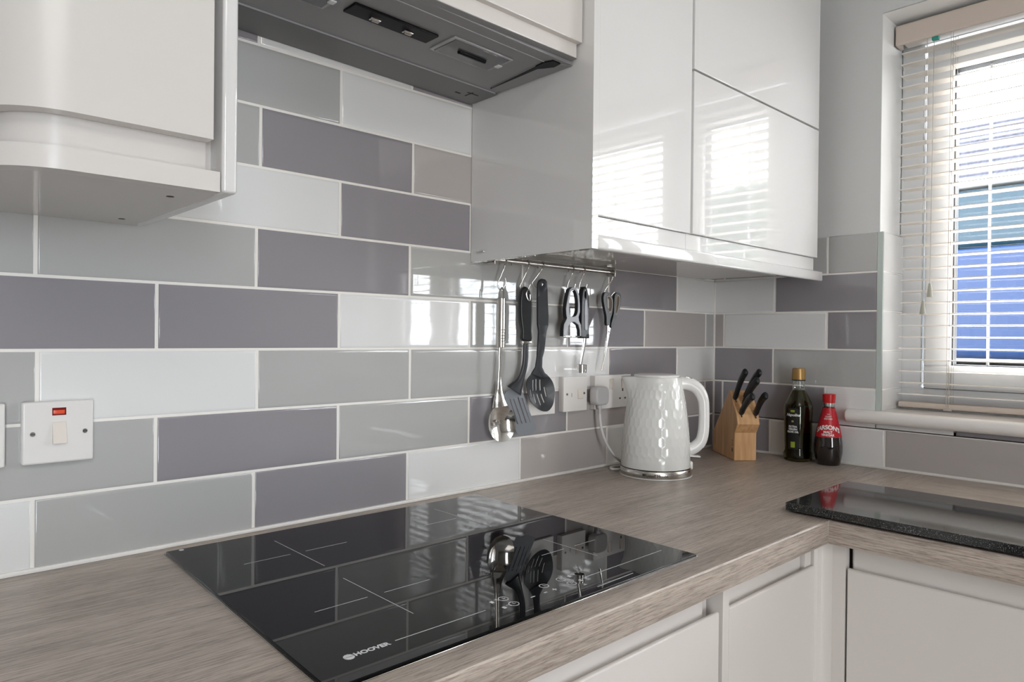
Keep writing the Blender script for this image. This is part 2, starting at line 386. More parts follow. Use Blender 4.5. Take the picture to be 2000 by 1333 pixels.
fin('sill_end', b, mt['sill'], sill, angle=60)

# window
win = bpy.data.objects.new('window_1', None); C.objects.link(win); win.location = (.155, -1.2, .14); win['kind'] = 'structure'
def frame_rect(bm, x0, x1, y0, y1, z0, z1, t, bev=.003):      # y0>y1 ; picture-frame of square section t
    box(bm, (x0, y1, z0), (x1, y0, z0+t), bev); box(bm, (x0, y1, z1-t), (x1, y0, z1), bev)
    box(bm, (x0, y1, z0+t-.002), (x1, y1+t, z1-t+.002), bev); box(bm, (x0, y0-t, z0+t-.002), (x1, y0, z1-t+.002), bev)
b = BM(); frame_rect(b, .15, .215, WY0-.001, WY1+.001, .153, WZ1, .054); box(b, (.15, -.907, .18), (.215, -.868, WZ1-.03), .003); box(b, (.15, -1.5645, .18), (.215, -1.5255, WZ1-.03), .003)
fin('window_frame', b, mt['upvc'], win)
for y0, y1, bars in ((-.5245, -.8665, (-.660,)), (-.9085, -1.5240, (-1.195,)), (-1.5660, -1.9080, (-1.77,))):
    b = BM(); box(b, (.158, y1-.003, .2035), (.212, y0+.003, 1.094)); 
    inner = BM(); b.free()
    b = BM(); frame_rect(b, .160, .168, y0+.0025, y1-.0025, .2055, 1.0905, .006, 0); gk = b
    s_ = BM(); frame_rect(s_, .142, .205, y0, y1, .208, 1.088, .0605, .006)
    sash = fin('sash', s_, mt['upvc'], win)
    fin('sash_gasket', gk, mt['gasket'], win); inner.free()
    yc = (y0+y1)/2
    b = BM(); frame_rect(b, .158, .19, y0-.0595, y1+.0595, .2665, 1.0285, .0045, 0); fin('gasket', b, mt['gasket'], sash)
    for yb in bars:
        b = BM(); box(b, (.1735, yb-.0028, .26), (.1780, yb+.0028, 1.03), .0008); fin('glazing_bar', b, mt['upvc'], sash)
    boxobj('window_pane', (.1785, y1+.05, .26), (.1825, y0-.05, 1.035), mt['pane'], sash)

# ------------------------------------------------------------------ venetian blind
bl = thing('venetian_blind', (.11, -.96, 1.147), 'cream venetian blind with open horizontal slats hanging in the window recess', 'blind')
BY0, BY1 = -.4775, -1.955
b = BM(); box(b, (.080, BY1-.006, 1.0955), (.089, -.4675, 1.1475), .004, 3); box(b, (.089, -.474, 1.097), (.125, -.468, 1.146)); fin('valance', b, mt['valance'], bl)
b = BM(); box(b, (.094, BY1, 1.105), (.145, -.478, 1.149), .002); fin('headrail', b, mt['slat'], bl)
b = BM(); NS = 31; zt, zb_ = 1.0785, .1938
for i in range(NS):
    z = zt+(zb_-zt)*i/(NS-1); prof = []
    tilt = -.03
    for q in range(7):
        u = q/6-.5; prof.append((.1155+u*.035, z+.0011-.0032*(2*u)**2*.35+u*.035*tilt))
    low = [(x, zz-.0021) for x, zz in prof[::-1]]
    prism(b, prof+low, 0, BY0-BY1-(.002 if z < .6 else 0), o=(0, BY0-(.002 if z < .6 else 0)-(.004 if .4 < z < .6 else 0), 0), a=(1, 0, 0), b=(0, 0, 1), n=(0, -1, 0))
fin('slats', b, mt['slat'], bl, angle=50)
b = BM(); box(b, (.098, BY1, .159), (.134, BY0-.003, .1735), .003); fin('bottom_rail', b, mt['valance'], bl)
for yy in (-.594, -1.0, -1.42, -1.84):
    b = BM()
    for xx in (.0965, .1345):
        for dy in (-.0025, .0025): tube(b, [(xx, yy+dy, 1.10), (xx, yy+dy, .165)], .0006, 6)
    for i in range(NS):
        z = zt+(zb_-zt)*i/(NS-1); tube(b, [(.0965, yy, z-.0022), (.1345, yy, z-.0022)], .0005, 5)
    box(b, (.095, yy-.009, .156), (.106, yy+.009, .162), .001)
    fin('ladder_cord', b, mt['cordb'], bl)
for yy, zend, tilt in ((-.539, .4331, .0), (-.5545, .4766, .0)):
    b = BM(); tube(b, [(.0935, yy, 1.10), (.0935, yy+.001, .8), (.0935, yy+.002, zend-.005)], .0008, 6); pc = fin('pull_cord', b, mt['cordb'], bl)
    b = BM(); lathe(b, [(0, 0), (.0028, 0), (.0042, -.008), (.0072, -.032), (.0068, -.0345), (0, -.0345)], (.0935, yy+.002, zend), 20); fin('tassel', b, mt['tassel'], pc)
boxobj('safety_tag', (.086, -.5655, 1.0885), (.098, -.551, 1.0965), mt['greentag'], bl)

# ------------------------------------------------------------------ worktop
wt = thing('worktop', (-1.0, -.3, -.034), 'grey oak laminate worktop turning the corner below the tiled walls', 'worktop')
WF = -.5995
b = BM(); prism(b, [(-.003, -.034), (WF+.0, -.034), (WF-.001, -.032), (WF-.001, .0045), (WF+.0008, .0065), (WF+.003, WT), (-.003, WT)], 0, 2.6-.003,
                o=(-2.6, 0, 0), a=(0, 1, 0), b=(0, 0, 1), n=(1, 0, 0))
for v in b.verts:
    if v.co.x > -.1: pass
top = fin('run', b, mt['topx'], wt)
b = BM(); prism(b, [(-.003, -.034), (-.617, -.034), (-.618, -.032), (-.618, .0045), (-.6162, .0065), (-.614, WT), (-.003, WT)], 0, 2.0,
                o=(0, -2.6, 0), a=(1, 0, 0), b=(0, 0, 1), n=(0, 1, 0))
for v in b.verts:
    if v.co.y > -.65: v.co.y = WF-.0012
fin('return', b, mt['topy'], wt)
boxobj('joint_strip', (-.6186, WF-.0016, -.033), (-.003, WF-.0004, WT+.0001), mat('joint_strip_oak', (.42, .37, .32), .4), wt)

# ------------------------------------------------------------------ base units
def jdoor(name, parent, axis, u0, u1, face, ztop, zbot, m, back):
    """handleless door; axis 'x': runs along x, faces -y ; axis 'y': runs along y, faces -x"""
    b = BM()
    if axis == 'x': prism(b, [(face+.002, ztop), (face, ztop-.002), (face, zbot), (face+.018, zbot), (face+.018, ztop-.012), (face+.010, ztop-.003), (face+.005, ztop)], 0, u1-u0, o=(u0, 0, 0), a=(0, 1, 0), b=(0, 0, 1), n=(1, 0, 0), bev=.0012)
    else: prism(b, [(face+.002, ztop), (face, ztop-.002), (face, zbot), (face+.018, zbot), (face+.018, ztop-.012), (face+.010, ztop-.003), (face+.005, ztop)], 0, u0-u1, o=(0, u1, 0), a=(1, 0, 0), b=(0, 0, 1), n=(0, 1, 0), bev=.0012)
    return fin(name, b, m, parent)
S = mt['satin']; FY = -.580
t = thing('base_cabinet', (-1.25, -.3, -.9), 'wide pale handleless base unit directly under the black hob', 'cabinet')
boxobj('carcass', (-1.549, -.556, -.75), (-.9485, -.02, -.0350), S, t)
jdoor('door', t, 'x', -1.5465, -.9515, FY, -.0755, -.75, S, None)
b = BM(); box(b, (-1.549, -.5745, -.0345), (-.9735, -.556, -.045), .001); box(b, (-1.549, -.566, -.12), (-.9735, -.556, -.036), .003); fin('handle_rail', b, S, t)
t = thing('base_cabinet', (-.77, -.3, -.9), 'narrow pale handleless base unit left of the inner corner post', 'cabinet')
boxobj('carcass', (-.9215, -.556, -.75), (-.611, -.02, -.0345), S, t)
boxobj('side_panel', (-.9425, -.581, -.75), (-.9245, -.02, -.0345), S, t, .001)
jdoor('door', t, 'x', -.9215, -.6245, FY, -.0765, -.75, S, None)
b = BM(); box(b, (-.922, -.566, -.12), (-.6505, -.556, -.036), .003); box(b, (-.648, -.573, -.75), (-.6245, -.556, -.0345), .001); fin('handle_rail', b, S, t)
b = BM(); prism(b, [(-.6205, -.560), (-.6205, -.577), (-.616, -.5815), (-.603, -.5835), (-.5985, -.589), (-.5965, -.6000), (-.5965, -.6225), (-.578, -.6225), (-.578, -.560)], -.9, -.0345)
tag(fin('corner_post', b, S), 'pale upright post filling the inner corner between the two base unit fronts', 'post')
t = thing('base_cabinet', (-.3, -.93, -.9), 'wide pale handleless base unit on the right, under the granite slab', 'cabinet')
boxobj('carcass', (-.574, -1.2255, -.75), (-.02, -.6265, -.0345), S, t)
jdoor('door', t, 'y', -.6262, -1.2235, -.5965, -.0765, -.75, S, None)
b = BM(); box(b, (-.584, -1.225, -.12), (-.574, -.6305, -.036), .003); fin('handle_rail', b, S, t)
boxobj('plinth', (-.54, -1.2255, -.9), (-.52, -.63, -.752), S, t)

# ------------------------------------------------------------------ wall units, right group
GL = mt['gloss']
t = thing('end_panel', (-.96, -.17, .485), 'tall glossy white end panel closing the wall units beside the extractor hood', 'panel')
b = BM(); prism(b, [(-.956, -.001), (-.9665, -.3375), (-.9505, -.3375), (-.939, -.001)], .4845, 1.24, bev=.0008); fin('board', b, GL, t)
boxobj('edge_strip', (-.9664, -.3379, .4846), (-.9506, -.3368, 1.24), GL, t)
tcab = thing('wall_cabinet', (-.8, -.17, .505), 'glossy white wall unit with one tall door beside the end panel', 'cabinet')
boxobj('carcass', (-.9375, -.3165, .5045), (-.657, -.001, 1.24), mt['under'], tcab)
b = BM(); box(b, (-.949, -.3365, .5435), (-.6605, -.3185, 1.24), .0012); fin('door', b, GL, tcab)
b = BM(); box(b, (-.9498, -.3285, .508), (-.6660, -.3170, .5430), .0012); fin('recessed_rail', b, GL, tcab)
t = thing('wall_cabinet', (-.36, -.17, .505), 'glossy white wall unit with two stacked flap doors near the window', 'cabinet')
boxobj('carcass', (-.6555, -.3165, .5045), (-.0705, -.001, 1.24), mt['under'], t)
b = BM(); box(b, (-.6525, -.3365, .5435), (-.0665, -.3185, .8728), .0012); fin('lower_flap_door', b, GL, t)
b = BM(); box(b, (-.6525, -.3365, .8772), (-.0665, -.3185, 1.24), .0012); fin('upper_flap_door', b, GL, t)
b = BM(); box(b, (-.6653, -.3285, .508), (-.0710, -.3170, .5430), .0012); fin('recessed_rail', b, GL, t)
b = BM(); box(b, (-.9500, -.3372, .4848), (-.033, -.3175, .5105), .004, 3)
pe = tag(fin('light_pelmet', b, GL), 'long slim glossy white pelmet strip along the bottom of the right wall units', 'pelmet')
# screw holes in the underside
for x, y in ((-.90, -.25), (-.90, -.10), (-.70, -.25)):
    b = BM(); cyl(b, (x, y, .5046), (x, y, .5040), .0035, 12); fin('screw_hole', b, mt['hole'], tcab)

# ------------------------------------------------------------------ wall unit, left, with curved end
t = thing('wall_cabinet', (-1.7, -.17, .487), 'white wall unit with a curved door at the top left of the room', 'cabinet')
def curve_out(x_r, y, xb, r, off):          # outline going left along the front then round to the wall
    pts = [(x_r, y+off)]
    for q in range(0, 41):
        a = math.pi/2*q/40; rr = r-off; pts.append((xb-math.sin(a)*rr, y+r-math.cos(a)*rr))
    return pts
def ribbon(bm, x_r, y, xb, r, thick, z0, z1, bev=.001):
    o_ = curve_out(x_r, y, xb, r, 0)+[(xb-r, -.001)]; i_ = [(xb-r+thick, -.001)]+curve_out(x_r, y, xb, r, thick)[::-1]
    prism(bm, o_+i_, z0, z1, bev=0)
b = BM(); prism(b, [(-1.5950, -.001)]+curve_out(-1.5945, -.3385, -1.735, .079, .036)+[(-1.735-.079+.036, -.001)], .504, 1.24)
prism(b, [(-1.5948, -.001)]+curve_out(-1.5948, -.3385, -1.735, .0815, .0195)+[(-1.735-.0815+.0195, -.001)], .4869, .505); fin('carcass', b, mt['under'], t)
b = BM(); ribbon(b, -1.6035, -.3360, -1.735, .079, .0185, .5440, 1.24); fin('door', b, S, t, angle=50)
b = BM(); ribbon(b, -1.6045, -.3150, -1.735, .0580, .0135, .5070, .5600); fin('recessed_rail', b, S, t, angle=50)
b = BM(); ribbon(b, -1.5970, -.3385, -1.735, .0815, .0200, .4868, .5090); fin('pelmet', b, S, t, angle=50)
b = BM(); box(b, (-1.5945, -.3390, .4868), (-1.5775, -.001, 1.24), .004, 4); fin('end_panel', b, GL, t)
for x, y in ((-1.6277, -.271), (-1.6229, -.0542)):
    b = BM(); cyl(b, (x, y, .4870), (x, y, .4866), .0042, 14); fin('screw_hole', b, mt['hole'], t)

# ------------------------------------------------------------------ hood cabinet and hood
t = thing('hood_cabinet', (-1.27, -.16, .86), 'white bridging unit with flap door above the extractor hood', 'cabinet')
boxobj('carcass', (-1.5765, -.290, .868), (-.9665, -.001, 1.24), mt['under'], t)
b = BM(); box(b, (-1.5745, -.3130, .8425), (-.9685, -.2950, 1.24), .0015); fin('door', b, S, t)
hd = thing('extractor_hood', (-1.27, -.15, .812), 'grey metal pull-out extractor hood between the wall units', 'extractor hood')
HZ = .8125
hood_tilt = lambda o: [setattr(v, 'co', v.co+Vector((0, 0, (-.958-v.co.x)*.017-.003))) for v in o.data.vertices]
b = BM(); box(b, (-1.5765, -.2880, HZ+.002), (-.9665, -.0865, .853), .001); fin('visor_body', b, mt['hood'], hd)
b = BM(); box(b, (-1.5765, -.0845, HZ), (-.9600, -.001, .853), .0015); fin('rear_body', b, mt['hood2'], hd)
b = BM(); box(b, (-1.5765, -.0880, HZ-.0004), (-.97, -.0862, HZ+.004)); fin('seam_strip', b, mt['lensrim'], hd)
b = BM(); box(b, (-1.5765, -.2640, HZ+.0008), (-1.012, -.2626, HZ+.0025)); fin('front_seam', b, mt['lensrim'], hd)
b = BM(); prism(b, [(-.995, -.105), (-1.012, -.262), (-.966, -.288), (-.966, -.100)], HZ+.0006, HZ+.0026); fin('side_rail', b, mt['hood'], hd)
b = BM(); prism(b, [(-.9925, -.100), (-1.0125, -.2635), (-1.006, -.2795), (-.988, -.2795), (-.985, -.262), (-.9935, -.245), (-1.000, -.235)], HZ-.0002, HZ+.002, bev=0); fin('runner_slot', b, mt['blackgloss'], hd)
b = BM(); box(b, (-1.5765, -.302, .8185), (-.9705, -.2885, .8585), .0015); fin('fascia', b, S, hd)
b = BM(); box(b, (-1.5765, -.3022, .8172), (-.9705, -.288, .8186)); fin('fascia_lip', b, mt['hood'], hd)
b = BM(); box(b, (-1.358, -.2150, HZ-.002), (-1.205, -.1795, HZ+.0022), .0015); cp = fin('control_panel', b, mt['blackgloss'], hd)
for x in (-1.313, -1.253):
    b = BM(); box(b, (x-.0085, -.201, HZ-.0055), (x+.0085, -.192, HZ-.002), .0008, mtx=None); tube(b, [(x-.006, -.1965, HZ-.0035), (x+.006, -.1965, HZ-.0035)], .0045, 12)
    fin('switch', b, mt['steel'], cp)
def lamp_lens(x0, x1, y0, y1):
    b = BM(); frame = [(x0, y0), (x1, y0), (x1, y1), (x0, y1)]
    box(b, (x0-.006, y0-.005, HZ-.001), (x1+.006, y1+.005, HZ+.0022), .002); r_ = fin('lamp_lens', b, mt['lensrim'], hd)
    b = BM(); box(b, (x0, y0, HZ-.0022), (x1, y1, HZ-.0008), .0006); fin('lens_cover', b, mt['lens'], r_)
    b = BM(); tube(b, [(x0+.03, (y0+y1)/2, HZ-.003), (x1-.03, (y0+y1)/2, HZ-.003)], .004, 10); fin('bulb', b, mt['blackgloss'], r_)
    b = BM(); box(b, (x1-.004, (y0+y1)/2-.006, HZ-.0042), (x1+.006, (y0+y1)/2+.006, HZ-.0018), .001); fin('clip', b, mt['mark2'], r_)
lamp_lens(-1.180, -1.062, -.227, -.168); lamp_lens(-1.505, -1.387, -.227, -.168)
b = BM(); box(b, (-1.012, -.055, HZ-.0006), (-.985, -.053, HZ+.001)); box(b, (-1.004, -.06, HZ-.0006), (-1.002, -.035, HZ+.001)); box(b, (-1.03, -.040, HZ-.0006), (-1.018, -.036, HZ+.001))
fin('release_slot', b, mt['blackgloss'], hd)

for o in hd.children_recursive:
    if 'fascia' not in o.name: hood_tilt(o)

# ------------------------------------------------------------------ hob
hb = thing('hob', (-1.27, -.3, WT), 'black glass induction hob set into the worktop', 'hob')
HQ = [(-1.5565, -.0335), (-1.5785, -.5560), (-.9785, -.5575), (-.9710, -.0410)]
b = BM(); prism(b, HQ, WT, .0112, bev=.0014, seg=3); fin('glass', b, mt['hobglass'], hb)
b = BM(); prism(b, [(-1.558, -.032), (-1.580, -.5572), (-.977, -.5588), (-.9695, -.0395)], WT, WT+.0012); fin('edge_frame', b, mt['steel'], hb)
hz = .01125
def line(bm, p, q, w=.0009, z=hz):
    p, q = Vector((*p, z)), Vector((*q, z)); d = (q-p).normalized(); s = Vector((-d.y, d.x, 0))*w/2
    vs = [bm.verts.new(p+s), bm.verts.new(q+s), bm.verts.new(q-s), bm.verts.new(p-s)]; 
    top = [bm.verts.new(v.co+Vector((0, 0, .00012))) for v in vs]
    f = bm.faces.new(top); 
    for i in range(4): bm.faces.new((vs[i], vs[(i+1) % 4], top[(i+1) % 4], top[i]))
def ring2(bm, c, r, w=.0008, n=24):
    for i in range(n):
        a, a2 = 2*math.pi*i/n, 2*math.pi*(i+1)/n
        line(bm, (c[0]+r*math.cos(a), c[1]+r*math.sin(a)), (c[0]+r*math.cos(a2), c[1]+r*math.sin(a2)), w)
dx, dy = -.007, -.011     # prints measured on the lower glass plane, moved up to this one
def cross(cx, cy, ax, ay, gap=.012):
    b = BM()
    line(b, (cx-ax, cy), (cx-gap, cy)); line(b, (cx+gap, cy), (cx+ax, cy))
    line(b, (cx, cy+ay), (cx+.000, cy-ay)); fin('zone_mark', b, mt['mark'], hb)
cross(-1.421, -.384, .082, .079); cross(-1.415, -.165, .080, .079); cross(-1.108, -.165, .080, .079); cross(-1.096, -.410, .060, .055)
for p_, q_ in (((-1.477, -.5095), (-1.353, -.511)), ((-1.176, -.5135), (-1.003, -.512)), ((-1.195, -.548), (-1.118, -.546))):
    b = BM(); line(b, p_, q_, .0012); fin('slider_line', b, mt['mark'], hb)
for cx, cy in ((-1.313, -.498), (-1.314, -.518), (-1.244, -.500), (-1.210, -.498), (-1.210, -.517)):
    b = BM(); ring2(b, (cx, cy), .0062, .0010); line(b, (cx, cy+.0028), (cx, cy-.0005), .0009); line(b, (cx, cy), (cx+.0028, cy), .0009); fin('timer_symbol', b, mt['mark2'], hb)
for cx, cy in ((-1.331, -.497), (-1.331, -.519), (-1.193, -.497), (-1.193, -.517)):
    b = BM()
    for k in range(6): line(b, (cx, cy+.0026-k*.0010), (cx+.0001, cy+.0026-k*.0010-.0008), .0045)
    line(b, (cx+.006, cy+.003), (cx+.010, cy+.003), .0007); line(b, (cx+.010, cy+.003), (cx+.010, cy-.002), .0007); fin('zone_symbol', b, mt['mark2'], hb)
b = BM(); line(b, (-1.285, -.5175), (-1.278, -.5175), .0015); fin('minus_symbol', b, mt['mark2'], hb)
b = BM(); line(b, (-1.2465, -.5175), (-1.2395, -.5175), .0015); line(b, (-1.243, -.5140), (-1.243, -.5210), .0015); fin('plus_symbol', b, mt['mark2'], hb)
b = BM()
for k in range(4): line(b, (-1.2615, -.5165-k*.0007), (-1.2565, -.5165-k*.0007), .0007)
fin('lock_symbol', b, mt['mark2'], hb)
b = BM(); text_flat(b, 'HOOVER', .0100, (-1.5055, -.5105, hz+.0001), (.999, -.012, 0), (.012, .999, 0), align='CENTER', bold=.035, depth=.0001)
lg = (-1.5320, -.5105)
for k in range(12): line(b, (lg[0]-math.sqrt(max(0, 1-((k-5.5)/6)**2))*.0056, lg[1]+(k-5.5)*.0010), (lg[0]+math.sqrt(max(0, 1-((k-5.5)/6)**2))*.0056, lg[1]+(k-5.5)*.0010), .0009 if k not in (5, 6) else .0003)
fin('logo', b, mt['mark2'], hb)
b = BM(); tube(b, [(-1.537, -.041, hz-.0002), (-1.537, -.041, hz+.0001)], .0035, 16); fin('corner_dot', b, mt['mark2'], hb)

# ------------------------------------------------------------------ granite slab
t = thing('worktop_saver', (-.46, -.7, WT), 'speckled black granite slab lying on the worktop below the window', 'board')
b = BM(); prism(b, [(-.3170, -.5165), (-.6135, -.5190), (-.6170, -.925), (-.3130, -.925)], .0105, .0255, bev=.0012, seg=3); fin('slab', b, mt['granite'], t)
for x, y in ((-.345, -.54), (-.588, -.545), (-.588, -.90), (-.345, -.90)):
    b = BM(); lathe(b, [(0, WT), (.007, WT), (.008, .0108), (0, .0108)], (x, y, 0), 20); fin('rubber_foot', b, mt['black'], t)

# ------------------------------------------------------------------ switches and sockets
def plate(bm, x0, x1, z0, z1, d, bev=.0025): box(bm, (x0, -d, z0), (x1, -.0005, z1), bev, 3)
def screw(parent, x, z, y):
    b = BM(); cyl(b, (x, y+.001, z), (x, y-.0006, z), .0030, 16); s_ = fin('screw', b, mt['dark_steel'], parent)
    b = BM(); box(b, (x-.0026, y-.0012, z-.0004), (x+.0026, y-.0005, z+.0004), mtx=None); fin('screw_slot', b, mt['hole'], s_)
t = thing('cooker_switch', (-1.687, 0, .195), 'square white switch plate with red neon indicator above a rocker', 'switch')
b = BM(); plate(b, -1.7290, -1.6455, .1535, .2370, .0125, .003); fin('face_plate', b, mt['socket'], t)
b = BM(); prism(b, [(-.0125, .2090), (-.0135, .2090), (-.0205, .1805), (-.0125, .1795)], 0, .0160, o=(-1.6948, 0, 0), a=(0, 1, 0), b=(0, 0, 1), n=(1, 0, 0), bev=.0006); fin('rocker', b, mt['rocker'], t)
b = BM(); box(b, (-1.6950, -.0129, .2180), (-1.6788, -.0122, .2282)); nw = fin('neon_window', b, mt['neon_dark'], t)
b = BM(); box(b, (-1.6937, -.0133, .2198), (-1.6805, -.0126, .2250), .0004); fin('neon_lamp', b, mt['neon'], nw)
screw(t, -1.7170, .1943, -.0128); screw(t, -1.6563, .1944, -.0128)
t = thing('wall_socket', (-1.79, 0, .195), 'white plate cut by the left edge beside the cooker switch', 'socket')
b = BM(); plate(b, -1.8930, -1.7465, .1535, .2370, .0125, .003); fin('face_plate', b, mt['socket'], t)
t = thing('fused_switch', (-.641, 0, .197), 'small white fused switch plate right of the slotted spoon', 'switch')
b = BM(); box(b, (-.6835, -.0115, .1560), (-.6005, -.0005, .2378), .001); fin('back_box', b, mt['socket_side'], t)
b = BM(); box(b, (-.6832, -.0165, .1558), (-.6002, -.0118, .2380), .0012); fin('face_plate', b, mt['socket'], t)
b = BM(); prism(b, [(-.0165, .2078), (-.0175, .2078), (-.0215, .1855), (-.0165, .1845)], 0, .0165, o=(-.6350, 0, 0), a=(0, 1, 0), b=(0, 0, 1), n=(1, 0, 0), bev=.0005); fin('rocker', b, mt['rocker'], t)
b = BM(); box(b, (-.6556, -.0168, .1900), (-.6546, -.0162, .1990)); fin('fuse_slot', b, mt['hole'], t)
screw(t, -.6715, .1969, -.0165); screw(t, -.6105, .1972, -.0165)
t = thing('wall_socket', (-.4985, 0, .196), 'white double socket behind the kettle with a plug in its left outlet', 'socket')
b = BM(); box(b, (-.5705, -.0115, .1550), (-.4288, -.0005, .2372), .001); fin('back_box', b, mt['socket_side'], t)
b = BM(); box(b, (-.5702, -.0165, .1548), (-.4285, -.0118, .2375), .0012); fin('face_plate', b, mt['socket'], t)
for x in (-.5145, -.4700+.003):
    b = BM(); prism(b, [(-.0165, .2275), (-.0200, .2275), (-.0170, .2030), (-.0165, .2020)], 0, .0150, o=(x-.0005, 0, 0), a=(0, 1, 0), b=(0, 0, 1), n=(1, 0, 0), bev=.0004); fin('rocker', b, mt['rocker'], t)
for x in (-.5535, -.4622):
    for k, (ax, az, wx, wz) in enumerate(((0, .2000, .002, .0045), (-.0105, .1778, .0032, .002), (.0105, .1778, .0032, .002))):
        b = BM(); box(b, (x+ax-wx, -.0169, az-wz), (x+ax+wx, -.0163, az+wz)); fin('pin_hole', b, mt['hole'], t)
t = thing('blank_plate', (-.745, 0, .195), 'plain white wall plate half hidden behind the slotted spoon', 'plate')
b = BM(); box(b, (-.7868, -.0085, .1532), (-.7035, -.0005, .2365), .0015, 3); fin('face_plate', b, mt['socket'], t)

# ------------------------------------------------------------------ utensil rail
RY, RZ = -.036, .4905
t = thing('utensil_rail', (-.75, RY, .5), 'slim steel utensil rail fixed under the right wall units', 'rail')
b = BM(); cyl(b, (-.9350, RY, RZ), (-.5350, RY, RZ), .0050, 20); fin('rod', b, mt['steel'], t, angle=60)
for x in (-.5365, -.930):
    b = BM(); box(b, (x-.0012, RY-.012, .480), (x+.0012, RY+.012, .5042), .0005); box(b, (x-.032, RY-.012, .5020), (x+.0012, RY+.012, .5040), .0004); cyl(b, (x-.004, RY, RZ), (x+.003, RY, RZ), .0075, 20)
    br = fin('bracket', b, mt['steel'], t)
for x in (-.88, -.80, -.70, -.66, -.56):
    b = BM(); cyl(b, (x+.01, RY+.002, RZ-.0045), (x+.01, RY+.002, RZ-.0085), .0013, 8); fin('stud', b, mt['dark_steel'], t)

HX = {'h1': -.890, 'h2': -.825, 'h3': -.778, 'h4': -.679, 'h5': -.640, 'h6': -.531}
HK = {
 'h1': [(-.0006, .4820), (-.0034, .4730), (-.0083, .4600), (-.0147, .4448), (-.0146, .4361), (-.0123, .4303), (-.0079, .4274), (-.0036, .4319), (.0014, .445), (-.0002, .4537)],
 'h2': [(.0034, .4820), (-.0025, .4700), (-.0135, .4457), (-.0157, .4397), (-.0126, .4353), (-.0066, .4324), (.0002, .4317), (.0039, .4385), (.0071, .4445)],
 'h3': [(-.0011, .4820), (-.0055, .4747), (-.0176, .4576), (-.0221, .4515), (-.0213, .4454), (-.0159, .4401), (-.0080, .4401), (-.0010, .4440), (.001, .449)],
 'h6': [(.0005, .4820), (-.0039, .4705), (-.0142, .4547), (-.0208, .4432), (-.0192, .436), (-.0139, .4298), (-.0066, .4278), (-.0014, .4362), (.0048, .4425)],
 'h4': [(.0006, .4800), (-.006, .4661), (-.0114, .4484), (-.0097, .4416), (-.0008, .4388), (.004, .4428), (.0075, .4545)],
 'h5': [(.0013, .4820), (-.0045, .4706), (-.0099, .4516), (-.0082, .4447), (-.0002, .4409), (.0048, .4449), (.0087, .4559)]}
HL = {'h1': 'steel S hook on the rail holding the large serving spoon', 'h2': 'steel S hook on the rail holding the slotted turner',
      'h3': 'steel S hook on the rail holding the slotted spoon', 'h4': 'steel S hook on the rail holding the peeler',
      'h5': 'steel S hook on the rail holding the apple corer', 'h6': 'steel S hook at the right end of the rail holding the scissors'}
ca, sa = math.cos(R(40)), math.sin(R(40))
for h, pts in HK.items():
    x0 = HX[h]; hp = []
    # closed eye over the rod (in the plane across the rod), then the drop
    dxr = pts[0][0]
    arc = [(.0068*math.sin(a), RZ+.0068*math.cos(a)) for a in (R(150), R(115), R(75), R(35), R(0), R(-35), R(-70), R(-105))]
    for yy, zz in arc: hp.append((x0+dxr*.4, RY+yy, zz))
    for u, z in pts: hp.append((x0+u*ca, RY-u*sa, z))
    b = BM(); tube(b, hp, .0015, 8, k=4); tag(fin('s_hook', b, mt['chrome'], angle=70), HL[h], 'hook', 'hooks on the utensil rail')

def PF(x0, phi): return dict(o=(x0, RY, 0), a=(math.cos(R(phi)), -math.sin(R(phi)), 0), b=(0, 0, 1), n=(-math.sin(R(phi)), -math.cos(R(phi)), 0))
def spl(pts, k=4, closed=True):
    P = [Vector((p[0], p[1], 0)) for p in pts]
    if closed:
        n = len(P); out = []
        for i in range(n):
            p0, p1, p2, p3 = P[i-1], P[i], P[(i+1) % n], P[(i+2) % n]
            for j in range(k):
                q = j/k; v = .5*((2*p1)+(-p0+p2)*q+(2*p0-5*p1+4*p2-p3)*q*q+(-p0+3*p1-3*p2+p3)*q**3); out.append((v.x, v.y))
        return out
    return [(v.x, v.y) for v in smooth_path(P, k)]
def bowl(bm, cu, cz, rw, rh, depth, fr, tilt=0, off=0, th=.0012, slots=(), wfn=None):
    """spoon bowl hollow towards the room; local u,z plane; depth goes to the wall"""
    o, a, bz, n = Vector(fr['o']), Vector(fr['a']), Vector(fr['b']), Vector(fr['n'])
    NR, NA = 12, 40; t = BM()
    def pt(rr, th_, back):
        uu = rr*math.cos(th_)*rw*(wfn(math.sin(th_)) if wfn else 1); zz = rr*math.sin(th_)*rh
        d = -depth*(1-rr*rr)+off-(th if back else 0)
        c, s = math.cos(tilt), math.sin(tilt); u2, z2 = uu*c-zz*s, uu*s+zz*c
        return o+a*(cu+u2)+bz*(cz+z2)+n*d
    for back in (0, 1):
        rings = [[t.verts.new(pt(0, 0, back))]]
        for i in range(1, NR+1): rings.append([t.verts.new(pt(i/NR, 2*math.pi*j/NA, back)) for j in range(NA)])
        for A, B in zip(rings, rings[1:]):
            for j in range(NA):
                vs = [A[j % len(A)], B[j], B[(j+1) % NA]] + ([A[(j+1) % NA]] if len(A) > 1 else [])
                t.faces.new(vs)
        if back == 0: rim = rings[-1]
        else:
            for j in range(NA): t.faces.new((rim[j], rim[(j+1) % NA], rings[-1][(j+1) % NA], rings[-1][j]))
    bmesh.ops.recalc_face_normals(t, faces=t.faces[:]); merge(bm, t)

